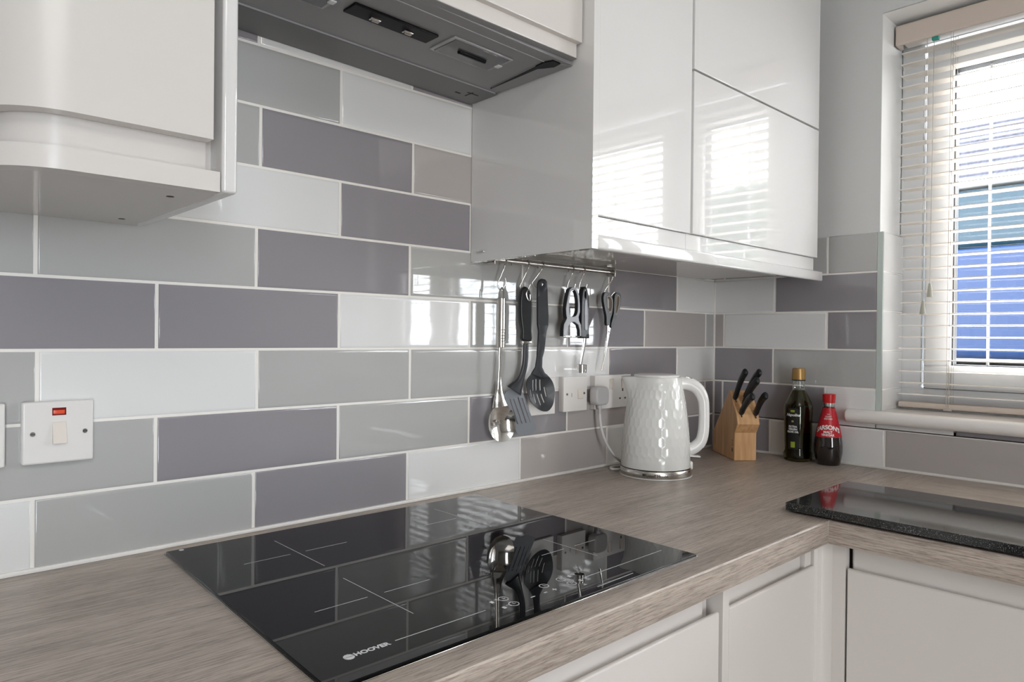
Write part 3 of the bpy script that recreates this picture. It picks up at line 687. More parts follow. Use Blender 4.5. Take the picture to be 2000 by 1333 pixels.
# large steel spoon
t = thing('serving_spoon', (HX['h1'], RY, .43), 'large polished steel spoon, leftmost utensil hanging on the rail', 'spoon')
f = PF(HX['h1'], 15); P3 = lambda u, z, d=0, f=f: Vector(f['o'])+Vector(f['a'])*u+Vector(f['b'])*z+Vector(f['n'])*d
b = BM(); tube(b, [P3(-.0105, .4095), P3(-.0112, .422), P3(-.0095, .4310), P3(-.0072, .4335), P3(-.0050, .4310), P3(-.0040, .422), P3(-.0045, .4095)], .0015, 8, k=3); fin('hanging_loop', b, mt['steel'], t)
b = BM(); tube(b, [P3(-.0091, .4115), P3(-.0091, .4105), P3(-.0093, .360), P3(-.0095, .3085), P3(-.0095, .3075)], [.0085, .0098, .0102, .0096, .0085], 24)
sh = fin('handle', b, mt['steel'], t)
b = BM()
for k in range(5): tube(b, [P3(-.0135, .345-k*.006, .0095), P3(-.004, .345-k*.006, .0095)], .0008, 6)
fin('grip_groove', b, mt['dark_steel'], sh)
b = BM(); tube(b, [P3(-.0098, .309), P3(-.0103, .285), P3(-.0110, .258), P3(-.0115, .235), P3(-.0118, .212, .001), P3(-.0118, .196, .003), P3(-.0105, .184, .004)], [.0052, .0044, .0044, .0060, .0100, .0150, .0190], 16, k=4, sq=.45, up=(f['a'][0], f['a'][1], 0))
fin('stem', b, mt['chrome'], t, angle=70)
b = BM(); bowl(b, -.0070, .1490, .0320, .0395, .010, f, tilt=R(9), off=.006, th=.0015); fin('bowl', b, mt['chrome'], t, angle=80)

# slotted turner
t = thing('slotted_turner', (HX['h2'], RY, .43), 'black slotted turner with painted sheen on its blade, hanging behind the large steel spoon', 'spatula')
f = PF(HX['h2'], 15); P3 = lambda u, z, d=0, f=f: Vector(f['o'])+Vector(f['a'])*u+Vector(f['b'])*z+Vector(f['n'])*d
b = BM(); prism(b, spl([(-.0100, .4385), (-.0160, .432), (-.0193, .4168), (-.0199, .3974), (-.0191, .3751), (-.0165, .3572), (-.0141, .3423), (-.0130, .3230), (.0098, .3218), (.0100, .3457), (.0106, .3682), (.0108, .3878), (.0104, .4058), (.0073, .4207), (.0037, .4311), (-.0041, .4383)], 3),
               -.0070, .0070, bev=.0035, seg=3, **f); th = fin('handle', b, mt['black'], t, angle=60)
b = BM(); tube(b, [P3(-.0005, .4330, .0072), P3(-.0055, .4270, .0074), P3(-.0050, .4180, .0074), P3(.0000, .4090, .0074), P3(.0035, .4110, .0072), P3(.0032, .4220, .0074)], .0011, 8, k=4, closed=False); fin('hanging_eye', b, mt['steel'], th)
b = BM(); box(b, (0, 0, 0), (1, 1, 1)); b.free()
b = BM(); prism(b, [(-.0128, .3222), (.0099, .3212), (.0098, .3156), (-.0126, .3156)], -.0062, .0062, bev=.0012, **f); fin('ferrule', b, mt['chrome'], t)
b = BM(); tube(b, [P3(-.0018, .3165), P3(-.0022, .300), P3(-.0025, .285), P3(-.0050, .265), P3(-.0110, .2445), P3(-.0170, .2310, -.001), P3(-.0230, .2220, -.002), P3(-.0280, .2140, -.003)], [.0066, .0066, .0068, .0068, .0075, .0110, .0160, .0200], 14, k=4, sq=.5, up=(f['a'][0], f['a'][1], 0))
fin('neck', b, mt['nylon'], t, angle=70)
b = BM(); sl = [[(-.0413, .1963), (-.0385, .1968), (-.0230, .1435), (-.0258, .1432)], [(-.0316, .1959), (-.0288, .1964), (-.0128, .1439), (-.0156, .1436)], [(-.0207, .2000), (-.0182, .2004), (-.0025, .1450), (-.0052, .1447)], [(-.0112, .1978), (-.0088, .1983), (.0070, .1456), (.0044, .1452)]]
prism(b, [(-.0490, .2115), (-.0400, .2175), (-.0220, .2190), (-.0090, .2120), (-.0056, .2067), (.0004, .1865), (.0083, .1662), (.0143, .1492), (.0205, .1321), (.0185, .1270), (.0031, .1204), (-.0122, .1201), (-.0265, .1228), (-.0400, .150), (-.0500, .190), (-.0526, .2048)], -.0042, -.0022, holes=sl, **f)
for v in b.verts:   # the blade curls slightly away at its foot
    k = max(0, .205-v.co.z); v.co += Vector(f['n'])*(k*.16)
fin('blade', b, mt['blade_sheen'], t)  # reflected sheen on the dark nylon is put into the blade's grey

# slotted spoon
t = thing('slotted_spoon', (HX['h3'], RY, .45), 'black nylon slotted spoon hanging third along the rail', 'spoon')
f = PF(HX['h3'], 15)
b = BM()
hole = [(-.0007+.0030*math.cos(q*math.pi/5), .4472+.0042*math.sin(q*math.pi/5)) for q in range(10)]
prism(b, [(-.0105, .4540), (-.0128, .4480), (-.0132, .4200), (-.0128, .3918), (-.0117, .3582), (-.0088, .343), (-.0104, .3155), (-.0118, .2952), (-.0121, .2861), (-.0158, .2641), (-.0263, .2490), (.000, .2400), (.0200, .2410), (.0080, .2502), (.0003, .2639), (.0007, .2844), (.0056, .3003), (.0088, .3279), (.0108, .3433), (.0147, .3556), (.0154, .3772), (.0132, .4078), (.0118, .4400), (.0103, .4538), (.0054, .4584), (-.0026, .4596), (-.0075, .4575)][::-1], -.0035, .0035, holes=[hole], bev=.0012, **f)
fin('handle', b, mt['nylon'], t, angle=60)
b = BM()
for q in range(3):
    for s_ in range(3): tube(b, [Vector(f['o'])+Vector(f['a'])*(-.006+.006*q)+Vector((0, 0, .372-.0055*s_))+Vector(f['n'])*.0033, Vector(f['o'])+Vector(f['a'])*(-.006+.006*q)+Vector((0, 0, .372-.0055*s_))+Vector(f['n'])*.0037], .0009, 8)
fin('grip_dots', b, mt['hole'], t)
b = BM(); sl = []
def slot(u0, z0, u1, z1, w=.0038):
    d = Vector((u1-u0, z1-z0)).normalized(); s_ = Vector((-d.y, d.x))*w/2; e = d*w*.5
    return [(u0+s_.x, z0+s_.y), (u0-e.x, z0-e.y), (u0-s_.x, z0-s_.y), (u1-s_.x, z1-s_.y), (u1+e.x, z1+e.y), (u1+s_.x, z1+s_.y)]
for s_ in ((-.0198, .2352, -.0171, .2117), (-.0112, .2367, -.0083, .2123), (-.0007, .2354, .0022, .2121), (.0114, .2184, .0165, .1980), (-.0249, .2133, -.0222, .1992), (-.0155, .2038, -.0105, .1850), (-.0062, .2035, .0014, .1797), (.0043, .2032, .0103, .1853)): sl.append(slot(*s_))
ol = spl([(-.0200, .2560), (-.0270, .2480), (-.0350, .2390), (-.0377, .2273), (-.0356, .2121), (-.0286, .195), (-.0167, .1794), (-.0028, .1686), (.0091, .1651), (.0191, .1669), (.028, .176), (.0328, .1896), (.0346, .2102), (.0303, .2275), (.0221, .2397), (.0100, .2500), (-.0050, .2570)], 3)
prism(b, ol, -.0010, .0016, holes=sl, **f)
bmesh.ops.subdivide_edges(b, edges=b.edges[:], cuts=1)
cc = Vector(f['o'])+Vector((0, 0, .209))
for v in b.verts:
    q = v.co-cc; u = q.dot(Vector(f['a']))+.0015; z = q.z; rr = min(1, (u/.036)**2+(z/.044)**2); v.co -= Vector(f['n'])*.009*(1-rr)
fin('bowl', b, mt['nylon'], t, angle=70)

# Y peeler
t = thing('peeler', (HX['h4'], RY, .44), 'black wide Y shaped peeler hanging fourth along the rail', 'peeler')
f = PF(HX['h4'], 0)
OL = [(-.0144, .4468), (-.0240, .4400), (-.0298, .4238), (-.0356, .3965), (-.0345, .3831), (-.0318, .3736), (-.0415, .3599), (-.0432, .3464), (-.0433, .3330)]
OL = [(u+.008, z) for u, z in OL]; ORr = [(.0275, .3335), (.0280, .3415), (.0257, .3592), (.0190, .3689), (.0174, .3787), (.0222, .3907), (.0213, .4084), (.0186, .4280), (.0119, .4394), (.0001, .4466)]
h1 = spl([(-.0080, .4400), (-.0125, .4322), (-.0150, .4165), (-.0170, .3970), (-.0150, .3855), (-.0090, .3785), (.0012, .3783), (.0099, .3825), (.0142, .3944), (.0138, .4179), (.0075, .4352), (-.0010, .4415)], 3)
inn = [(.0235, .3335), (.0225, .3473), (.0177, .3591), (.0043, .3660), (-.0060, .3660), (-.0160, .3600), (-.0225, .3505), (-.0265, .3335)]
b = BM(); prism(b, OL+[(-.0265, .3330)]+inn[::-1]+ORr, -.0050, .0050, holes=[h1], **f)
pl = fin('frame', b, mt['black'], t, angle=50)
b = BM()
def shrink(P, k=.0016):
    cx = sum(p[0] for p in P)/len(P); cz = sum(p[1] for p in P)/len(P)
    return [(p[0]-k*(1 if p[0] > cx else -1), p[1]-(k if p[1] > cz else -k)*.6) for p in P]
prism(b, shrink(OL+[(-.0265, .3345)]+inn[::-1]+ORr, .0012), .0045, .0058, holes=[h1], **f); fin('grip_inlay', b, mt['grey_rub'], pl, angle=50)
b = BM(); prism(b, [(-.0330, .3345), (.0255, .3345), (.0250, .3300), (-.0325, .3300)], -.0040, .0045, bev=.0006, **f); fin('blade', b, mt['chrome'], t)

# corer
t = thing('apple_corer', (HX['h5'], RY, .44), 'black handled steel apple corer hanging between the peeler and the scissors', 'corer')
f = PF(HX['h5'], 0); P3 = lambda u, z, d=0, f=f: Vector(f['o'])+Vector(f['a'])*u+Vector(f['b'])*z+Vector(f['n'])*d
b = BM(); hole = [(.0010+.0026*math.cos(q*math.pi/6), .4308+.0080*math.sin(q*math.pi/6)) for q in range(12)]
prism(b, [(-.0050, .4495), (-.0095, .4401), (-.0120, .4183), (-.0130, .3789), (-.0130, .3340), (-.0140, .3286), (.0165, .3286), (.0151, .3398), (.0150, .3598), (.0145, .3997), (.0120, .4295), (.0072, .4432), (.0015, .4500)], -.0065, .0065, holes=[hole], bev=.0022, **f)
fin('handle', b, mt['black'], t, angle=60)
b = BM(); prism(b, spl([(.0010, .4200), (.0055, .4120), (.0070, .390), (.0070, .352), (.0030, .3480), (-.0010, .352), (-.0025, .390), (-.0020, .412)], 3), .006, .0075, **f); fin('grip_inlay', b, mt['grey_rub'], t)
b = BM(); tube(b, [P3(.0050, .3290), P3(.0030, .3100), P3(-.0030, .2850), P3(-.0070, .2680)], [.0070, .0058, .0045, .0040], 12, sq=.35, up=(1, 0, 0)); fin('shank', b, mt['chrome'], t)
b = BM(); c = P3(-.0035, 0)
lathe(b, [(.0112, .2672), (.0118, .2668), (.0118, .2480), (.0108, .2478), (.0105, .2490), (.0105, .2660), (.0112, .2672)], (c.x, c.y, 0), 28); fin('cutting_ring', b, mt['chrome'], t)

# scissors
t = thing('kitchen_scissors', (HX['h6'], RY, .44), 'kitchen scissors with black and taupe handles hanging rightmost on the rail', 'scissors')
f = PF(HX['h6'], 0)
b = BM(); prism(b, spl([(-.0331, .4395), (-.0378, .4303), (-.0375, .4181), (-.0314, .3978), (-.0262, .3816), (-.0250, .3621), (-.0140, .3613), (-.0120, .3736), (-.0045, .3904), (-.0005, .4050), (-.0005, .4175), (-.0050, .4300), (-.0170, .4395), (-.0250, .4420)], 3), -.0045, .0030,
                holes=[spl([(-.0250, .4290), (-.0255, .4146), (-.0200, .3983), (-.0120, .3930), (-.0050, .4070), (-.0060, .4215), (-.0135, .4310)], 3)], **f)
sh = fin('handle', b, mt['black'], t, angle=50)
b = BM(); prism(b, spl([(-.0262, .4310), (-.0268, .4146), (-.0206, .3973), (-.0110, .3915), (-.0035, .4070), (-.0045, .4225), (-.0135, .4325)], 3), -.0050, .0036,
                holes=[spl([(-.0240, .4280), (-.0243, .4146), (-.0193, .3990), (-.0120, .3945), (-.0062, .4070), (-.0072, .4205), (-.0135, .4298)], 3)], **f); fin('grip_liner', b, mt['taupe'], sh, angle=50)
b = BM(); prism(b, spl([(.0109, .4409), (.0180, .4425), (.0226, .4395), (.0261, .4291), (.0232, .408), (.0119, .3847), (-.0050, .3573), (-.0100, .3562), (-.0102, .3655), (-.0014, .3905), (-.0003, .4175), (.0027, .4343)], 3), -.0020, .0055,
                holes=[spl([(.0140, .4349), (.0200, .4289), (.0176, .412), (.0101, .3920), (.0060, .3900), (.0065, .4074), (.0090, .4284)], 3)], **f)
sh = fin('handle', b, mt['black'], t, angle=50)
b = BM(); prism(b, spl([(.0135, .4372), (.0220, .4289), (.0192, .410), (.0101, .3895), (.0042, .3885), (.0050, .4074), (.0078, .4304)], 3), -.0026, .0061,
                holes=[spl([(.0140, .4340), (.0196, .4285), (.0172, .412), (.0098, .3930), (.0065, .3915), (.0070, .4074), (.0095, .4276)], 3)], **f); fin('grip_liner', b, mt['taupe'], sh, angle=50)
b = BM(); prism(b, [(-.0225, .3640), (-.0130, .3640), (-.0096, .3531), (-.0151, .3303), (-.0362, .2513), (-.0404, .2514), (-.0305, .2891), (-.0215, .3488)], -.0012, .0004, **f); fin('blade', b, mt['steel'], t)
b = BM(); prism(b, [(-.0200, .3640), (-.0080, .3640), (-.0100, .3531), (-.0165, .3303), (-.0368, .2530), (-.0390, .2530), (-.0255, .2991), (-.0205, .3488)], .0006, .0020, **f); fin('blade', b, mt['chrome'], t)
b = BM(); c = Vector(f['o'])+Vector(f['a'])*(-.0153)+Vector((0, 0, .3450)); cyl(b, c+Vector(f['n'])*.0018, c+Vector(f['n'])*.0034, .0028, 14); fin('pivot_screw', b, mt['dark_steel'], t)

# ------------------------------------------------------------------ kettle
KX, KY = -.4945, -.1420
kt = thing('kettle', (KX, KY, WT), 'white electric kettle with dimpled body and steel base band', 'kettle')
hd_a = math.atan2(-.685, .7286)           # direction of the handle, towards picture right
DU, DV = 2*math.pi/32, .0215
def kprof(z):
    tb = [(.0285, .0812), (.06, .0803), (.10, .0783), (.14, .0745), (.18, .0690), (.21, .0630), (.232, .0585), (.2385, .0565)]
    for (z0, r0), (z1, r1) in zip(tb, tb[1:]):
        if z <= z1: return r0+(r1-r0)*(z-z0)/(z1-z0)
    return tb[-1][1]
def kfn(r, z, th):
    fade = max(0, min(1, (z-.044)/.012))*max(0, min(1, (.226-z)/.010))
    best = 9
    row = round((z-.05)/DV)
    for rr in (row-1, row, row+1):
        u = th/DU-(.5 if rr % 2 else 0); du = u-round(u); dz = (z-.05-rr*DV)/DV
        best = min(best, (du/.56)**2+(dz/.66)**2)
    r -= .0009*fade*(1-min(1, best))
    a = (th-(hd_a+math.pi)+math.pi) % (2*math.pi)-math.pi      # spout on the opposite side from the handle
    sp = max(0, (z-.175)/.0635); r += .027*(sp**1.5)*math.exp(-(a/.34)**2)
    return r, z
b = BM(); NZ = 130
zs = [.0285+(.2385-.0285)*i/NZ for i in range(NZ+1)]
lathe(b, [(.0790, .0285)]+[(kprof(z), z) for z in zs], (KX, KY, 0), 384, fn=kfn)
lathe(b, [(.0565, .2385), (.0555, .2398), (.050, .2400), (0, .2400)], (KX, KY, 0), 384, fn=lambda r, z, th: ((r+.0265*math.exp(-(((th-(hd_a+math.pi)+math.pi) % (2*math.pi)-math.pi)/.34)**2)*(1 if r > .0560 else (.9 if r > .055 else 0))), z))
fin('body', b, mt['kettle'], kt, angle=75)
b = BM(); lathe(b, [(.0535, .2400), (.0535, .2425), (.0515, .2445), (.045, .2455), (0, .2460)], (KX, KY, 0), 64); fin('lid', b, mt['kettle_h'], kt)
b = BM(); lathe(b, [(.079, .0255), (.0805, .0268), (.0805, .0290), (.079, .0295)], (KX, KY, 0), 64); fin('black_gap', b, mt['black'], kt)
b = BM(); lathe(b, [(0, .0095), (.083, .0095), (.0838, .0105), (.0832, .0255), (.082, .0265), (0, .0265)], (KX, KY, 0), 96); kb = fin('base_band', b, mt['steel'], kt, angle=50)
b = BM(); lathe(b, [(0, WT), (.0835, WT), (.0852, .0080), (.0848, .0098), (0, .0100)], (KX, KY, 0), 96); fin('power_base', b, mt['kettle_h'], kt)
def onring(u, z, r): a = math.atan2(-1.1254-KY, -1.8927-KX)+u/r; return Vector((KX+r*math.cos(a), KY+r*math.sin(a), z))
tb = text_bm('Russell Hobbs', .0098, depth=.0001, bold=.018, space=.98)
for v in tb.verts: v.co = onring(v.co.x+.0020, .0168+v.co.y, .0838+v.co.z)
b = BM(); merge(b, tb)
for q in range(4):
    cx, cz = -.0275+(.0011 if q % 2 else -.0011), .0195-(q//2)*.0028
    vs = [b.verts.new(onring(cx+.0012*math.cos(k*math.pi/4), cz+.0017*math.sin(k*math.pi/4), .0840)) for k in range(8)]; b.faces.new(vs)
fin('lettering', b, mt['hole'], kb)
hdv = Vector((math.cos(hd_a), math.sin(hd_a), 0)); HPt = lambda u, z: Vector((KX, KY, 0))+hdv*u+Vector((0, 0, z))
b = BM(); tube(b, [HPt(.048, .2235), HPt(.068, .2240), HPt(.086, .2195), HPt(.102, .2060), HPt(.1115, .1850), HPt(.1140, .1600), HPt(.1142, .1350), HPt(.1130, .1100), HPt(.1080, .0880), HPt(.0960, .0740), HPt(.0820, .0670), HPt(.0680, .0640)],
                [.0140, .0140, .0135, .0128, .0118, .0112, .0112, .0115, .0120, .0125, .0125, .0125], 24, k=5, sq=1.15, up=(hdv.y, -hdv.x, 0))
fin('handle', b, mt['kettle_h'], kt, angle=80)
b = BM(); box(b, (-.0085, -.007, 0), (.0085, .007, .003), .0012, mtx=Matrix.Translation(HPt(.0755, .2360))@Matrix.Rotation(hd_a, 4, 'Z')@Matrix.Rotation(R(10), 4, 'Y')); fin('lid_button', b, mt['chrome'], kt)
b = BM(); box(b, (-.006, -.010, -.0022), (.026, .010, .0014), .0012, mtx=Matrix.Translation(HPt(.079, .0525))@Matrix.Rotation(hd_a, 4, 'Z')@Matrix.Rotation(R(4), 4, 'Y')); fin('power_lever', b, mt['kettle_h'], kt)
b = BM(); box(b, (-.006, -.014, -.010), (.005, .014, .010), .004, 3, mtx=Matrix.Translation(HPt(.0815, .0300))@Matrix.Rotation(hd_a, 4, 'Z')); fin('lever_housing', b, mt['kettle_h'], kt)
# plug and flex
b = BM(); ppts = []
for k in range(32):
    a = 2*math.pi*k/32; cx, sx = math.cos(a), math.sin(a)
    ppts.append((-.5695+.0245*abs(cx)**.55*(1 if cx > 0 else -1), .1895+.0225*abs(sx)**.55*(1 if sx > 0 else -1)))
prism(b, ppts, .0170, .0420, o=(0, 0, 0), a=(1, 0, 0), b=(0, 0, 1), n=(0, -1, 0), bev=.005, seg=4)
tube(b, [(-.5700, -.030, .170), (-.5700, -.031, .160)], [.0065, .0055], 14)
pg = fin('plug', b, mt['plug'], kt, angle=60)
b = BM()
for k in range(5): tube(b, [(-.5700, -.0312, .1600-k*.0028), (-.5700, -.0312, .1585-k*.0028)], .0046 if k % 2 else .0038, 12)
tube(b, [(-.5700, -.0312, .161), (-.5702, -.0315, .146)], .0036, 12); fin('strain_relief', b, mt['plug'], pg)
b = BM(); tube(b, [(-.5700, -.0312, .150), (-.5690, -.033, .1250), (-.5670, -.036, .1060), (-.5610, -.040, .0850), (-.5500, -.044, .0640), (-.5330, -.047, .0440), (-.5130, -.048, .0290), (-.4900, -.046, .0170), (-.4750, -.040, .0110), (-.4850, -.032, .0105), (-.5060, -.0300, .0105), (-.5270, -.0335, .0105), (-.5400, -.0450, .0105), (-.5340, -.0570, .0105), (-.5180, -.0660, .0105), (-.5060, -.0760, .0110)], .0034, 12, k=6)
fin('flex', b, mt['cord'], kt, angle=80)

# ------------------------------------------------------------------ knife block
A0 = Vector((-.1839, -.1735, 0)); wv = Vector((.767, -.6416, 0)); ev = Vector((.6416, .767, 0)); BW = .0598
kbk = thing('knife_block', (A0.x+.06, A0.y+.05, WT), 'light beech knife block standing in the corner beside the oil bottle', 'knife block')
prof = [(0, WT), (0, .0815), (-.0215, .1073), (-.0120, .1320), (.0367, .1915), (.0415, .1915), (.1658, .0651), (.1674, .0126), (.1674, WT)]
b = BM(); prism(b, prof, 0, BW, o=A0, a=ev, b=(0, 0, 1), n=wv, bev=.0022, seg=3)
fin('block', b, mt['beech'], kbk, angle=50)
b = BM()
for tt, lat in ((.659, .0085), (.720, .0365), (.42, .0268), (.042, .0125), (.005, .0500)):
    s0, z0 = -.012+.0487*tt, .132+.0595*tt
    o_ = A0+wv*lat+ev*s0+Vector((0, 0, z0)); nn = (-ev*.7739+Vector((0, 0, .6333))).normalized(); along = (ev*.6333+Vector((0, 0, .7739))).normalized()
    m_ = Matrix((wv, along, nn)).transposed().to_4x4(); m_.translation = o_
    box(b, (-.0016, -.012, -.0005), (.0016, .012, .0004), mtx=m_)
fin('slot', b, mt['hole'], kbk)
b = BM()   # burnt twin mark: a pair of figures in a square and three letters
of = A0+ev*.021-wv*.0002; 
def mk(s0, s1, z0, z1): 
    vs = [b.verts.new(A0-wv*.0003+ev*s+Vector((0, 0, z))) for s, z in ((s0, z0), (s1, z0), (s1, z1), (s0, z1))]; b.faces.new(vs)
mk(.010, .0125, .0290, .0400); mk(.0135, .0150, .0290, .0400); mk(.016, .0185, .0290, .0400); mk(.010, .0185, .0335, .0355)
for k, z in enumerate((.0455, .0515, .0575)):
    mk(.011, .018, z, z+.0012); mk(.011, .0125, z, z+.004)
    if k != 1: mk(.011, .018, z+.003, z+.0042)
fin('burnt_mark', b, mt['burn'], kbk)
KL = {0: 'black handled knife standing highest at the back left of the block', 1: 'black handled knife, upper right of the back pair in the block', 2: 'black handled knife leaning just in front of the back right knife',
      3: 'short black handled knife at the front left of the block', 4: 'short black handled knife at the front right of the block'}
for i, (tt, lat, ds, dz) in enumerate(((.659, .0075, -.0698, .0791), (.72, .0365, -.0926, .0758), (.42, .0268, -.0885, .0724), (.042, .0125, -.0757, .0543), (.005, .0505, -.0643, .0586))):
    s0, z0 = -.012+.0487*tt, .132+.0595*tt; L_ = math.hypot(ds, dz)
    base = A0+wv*lat+ev*s0+Vector((0, 0, z0)); dr = (ev*ds+Vector((0, 0, dz)))/L_; upv = Vector((0, 0, 1))-dr*dr.z; upv.normalize()
    kn = thing('kitchen_knife', base, KL[i], 'knife', 'knives in the block')
    st = .0010
    b = BM(); pts = []; rs = []
    for q, (k, off, r) in enumerate(((0.0, 0, .0066), (.10, .0002, .0080), (.25, .0022, .0078), (.45, .0036, .0082), (.65, .0032, .0088), (.82, .0010, .0092), (.93, -.0018, .0092), (.985, -.0030, .0080), (1.01, -.0033, .0045))):
        pts.append(base+dr*(st+L_*k)+upv*off); rs.append(r*1.12)
    tube(b, pts, rs, 16, k=3, up=upv, sq=.72); fin('handle', b, mt['black'], kn, angle=80)
    b = BM(); m_ = Matrix((wv, upv, dr)).transposed().to_4x4(); m_.translation = base; box(b, (-.0010, -.0075, -.012), (.0010, .0075, .002), mtx=m_); fin('blade', b, mt['steel'], kn)

# ------------------------------------------------------------------ bottles
def wrap(tbm, cx, cy, r_at, off=.0004, u0=0, z0=0, face=None):
    a0 = face
    for v in tbm.verts:
        z = z0+v.co.y; r = r_at(z)+off+v.co.z; a = a0+(u0+v.co.x)/max(r, .01); v.co = Vector((cx+r*math.cos(a), cy+r*math.sin(a), z))
    return tbm
def interp(tb):
    def g(z):
        if z <= tb[0][0]: return tb[0][1]
        for (z0, r0), (z1, r1) in zip(tb, tb[1:]):
            if z <= z1: return r0+(r1-r0)*(z-z0)/(z1-z0)
        return tb[-1][1]
    return g
def facing(x, y): return math.atan2(-1.1254-y, -1.8927-x)      # the way a label is turned: towards the middle of the room
CF = facing(-.0395, -.2790)
OX, OY = -.0395, -.2790
t = thing('olive_oil_bottle', (OX, OY, WT), 'tall dark olive oil bottle with gold cap and black label', 'bottle')
OT = [(WT, .0310), (.009, .0335), (.0150, .0352), (.0260, .0352), (.0350, .0322), (.050, .0330), (.10, .0345), (.1500, .0350), (.1640, .0318), (.1850, .0222), (.1970, .0160), (.2020, .0150), (.2240, .0148)]
og = interp(OT)
SQ = lambda k: (lambda r, z, th: (r*(1-.05*k*abs(math.sin(2*(th-CF))))*(1+.035*k*abs(math.cos(2*(th-CF)))), z))
b = BM(); lathe(b, [(0, WT)]+[(r, z) for z, r in OT if z < .196]+[(.0165, .1960), (.0140, .1960), (.0195, .1850), (.0290, .1640), (.0318, .1500), (.0312, .10), (.0300, .050), (.0300, .0260), (.029, .0150), (0, .0145)], (OX, OY, 0), 64, fn=SQ(1)); fin('glass', b, mt['tintglass'], t, angle=60)
b = BM(); lathe(b, [(.0163, .1962), (.0150, .2020), (.0148, .2235), (.0120, .2235), (.0125, .2020), (.0138, .1962), (.0163, .1962)], (OX, OY, 0), 48); fin('glass_neck', b, mt['bottleglass'], t, angle=60)
b = BM(); lathe(b, [(0, .0148), (.0286, .0155), (.0296, .0260), (.0297, .050), (.0308, .10), (.0314, .1490), (.0300, .1560), (0, .1562)], (OX, OY, 0), 64, fn=SQ(1)); fin('oil', b, mt['oil'], t, angle=60)
b = BM(); lathe(b, [(.0152, .2235), (.0170, .2240), (.0172, .2270), (.0164, .2500), (.0156, .2535), (.012, .2545), (0, .2545)], (OX, OY, 0), 48); fin('cap', b, mt['goldcap'], t)
b = BM(); lathe(b, [(.0150, .2205), (.0172, .2210), (.0172, .2236), (.0150, .2238)], (OX, OY, 0), 48); fin('cap_ring', b, mt['hole'], t)
b = BM(); lathe(b, [(.0150, .2018), (.0172, .2026), (.0172, .2040), (.0150, .2048)], (OX, OY, 0), 48); fin('neck_ring', b, mt['bottleglass'], t)
FO = CF-.30                                 # its label faces a little left
def patch(bm, cx, cy, rg, face, u0, u1, z0, z1, off, nu=10, nz=10):
    rows = []
    for j in range(nz+1):
        z = z0+(z1-z0)*j/nz; r = rg(z)+off; rows.append([bm.verts.new(Vector((cx+r*math.cos(face+u/r), cy+r*math.sin(face+u/r), z))) for u in [u0+(u1-u0)*i/nu for i in range(nu+1)]])
    for A, B in zip(rows, rows[1:]):
        for i in range(nu): bm.faces.new((A[i], A[i+1], B[i+1], B[i]))
b = BM(); patch(b, OX, OY, og, FO, -.0165, .0115, .040, .1485, .0012); lb = fin('label', b, mt['olab'], t)
for s_, sz, zz, bo in (('Napolina', .0102, .1310, .02), ('EXTRA', .0072, .1000, .03), ('VIRGIN', .0072, .0930, .03), ('OLIVE OIL', .0068, .0860, .03)):
    b = BM(); merge(b, wrap(text_bm(s_, sz, depth=.0001, bold=bo, shear=.3 if s_[0] == 'N' else 0), OX, OY, og, .0017, -.003, zz, FO))
    fin('lettering', b, mt['white_ink'], lb)
b = BM(); patch(b, OX, OY, og, FO, -.0085, .0030, .0445, .0600, .0017); fin('green_emblem', b, mt['green_ink'], lb)
b = BM(); patch(b, OX, OY, og, FO, -.0090, .0020, .1385, .1440, .0017, 6, 3); fin('green_emblem', b, mt['green_ink'], lb)
b = BM(); patch(b, OX, OY, og, FO, -.0060, -.0005, .1120, .1165, .0017, 4, 3); fin('gold_emblem', b, mt['gold_ink'], lb)
VX, VY = -.0375, -.3590
t = thing('vinegar_bottle', (VX, VY, WT), 'small curvy vinegar bottle with red label and red cap', 'bottle')
VT = [(WT, .0270), (.0090, .0285), (.0265, .0325), (.0400, .0345), (.0565, .0348), (.0700, .0335), (.0875, .0305), (.1050, .0262), (.1210, .0220), (.1400, .0178), (.1560, .0142), (.1605, .0132), (.1690, .0130)]
vg = interp(VT)
b = BM(); lathe(b, [(0, WT)]+[(r, z) for z, r in VT if z < .152]+[(.0147, .1520), (0, .1520)], (VX, VY, 0), 64); fin('vinegar', b, mt['vinegar'], t, angle=60)
b = BM(); lathe(b, [(.0148, .1515), (.0142, .1560), (.0134, .1605), (.0132, .1690), (.0100, .1690), (.0100, .1530)], (VX, VY, 0), 48); fin('glass_neck', b, mt['bottleglass'], t)
b = BM(); lathe(b, [(.0130, .1670), (.0150, .1675), (.0152, .1700), (.0162, .1890), (.0150, .1905), (0, .1905)], (VX, VY, 0), 48); fin('cap', b, mt['redcap'], t)
FV = facing(VX, VY)-.06
b = BM(); n_ = 64; rows = []
for j in range(15):
    row = []
    for i in range(n_+1):
        u = i/n_; a = (u-.5)*2*math.pi*.98; low = .0800-.0*math.cos(a); z = low+(.1545-low)*j/14; r = vg(z)+.0007
        row.append(b.verts.new(Vector((VX+r*math.cos(FV+a), VY+r*math.sin(FV+a), z))))
    rows.append(row)
for A, B in zip(rows, rows[1:]):
    for i in range(n_): b.faces.new((A[i], A[i+1], B[i+1], B[i]))
lb = fin('label', b, mt['redlab'], t, angle=60)
b = BM(); tt_ = text_bm("SARSON'S", .0150, depth=.0001, bold=.035, space=.95)
for v in tt_.verts: v.co.y += .0065-v.co.x**2*10; 
merge(b, wrap(tt_, VX, VY, vg, .0012, 0, .0990, FV)); fin('lettering', b, mt['white_ink'], lb)
for s_, zz, sz, bo in (('MALT', .0935, .0085, .03), ('VINEGAR', .0862, .0076, .03), ('THE', .1385, .0040, 0), ('CRAFT', .1325, .0052, .01), ('BREWED', .1268, .0052, .01)):
    b = BM(); merge(b, wrap(text_bm(s_, sz, depth=.0001, bold=bo), VX, VY, vg, .0012, 0, zz, FV)); fin('lettering', b, mt['white_ink'], lb)

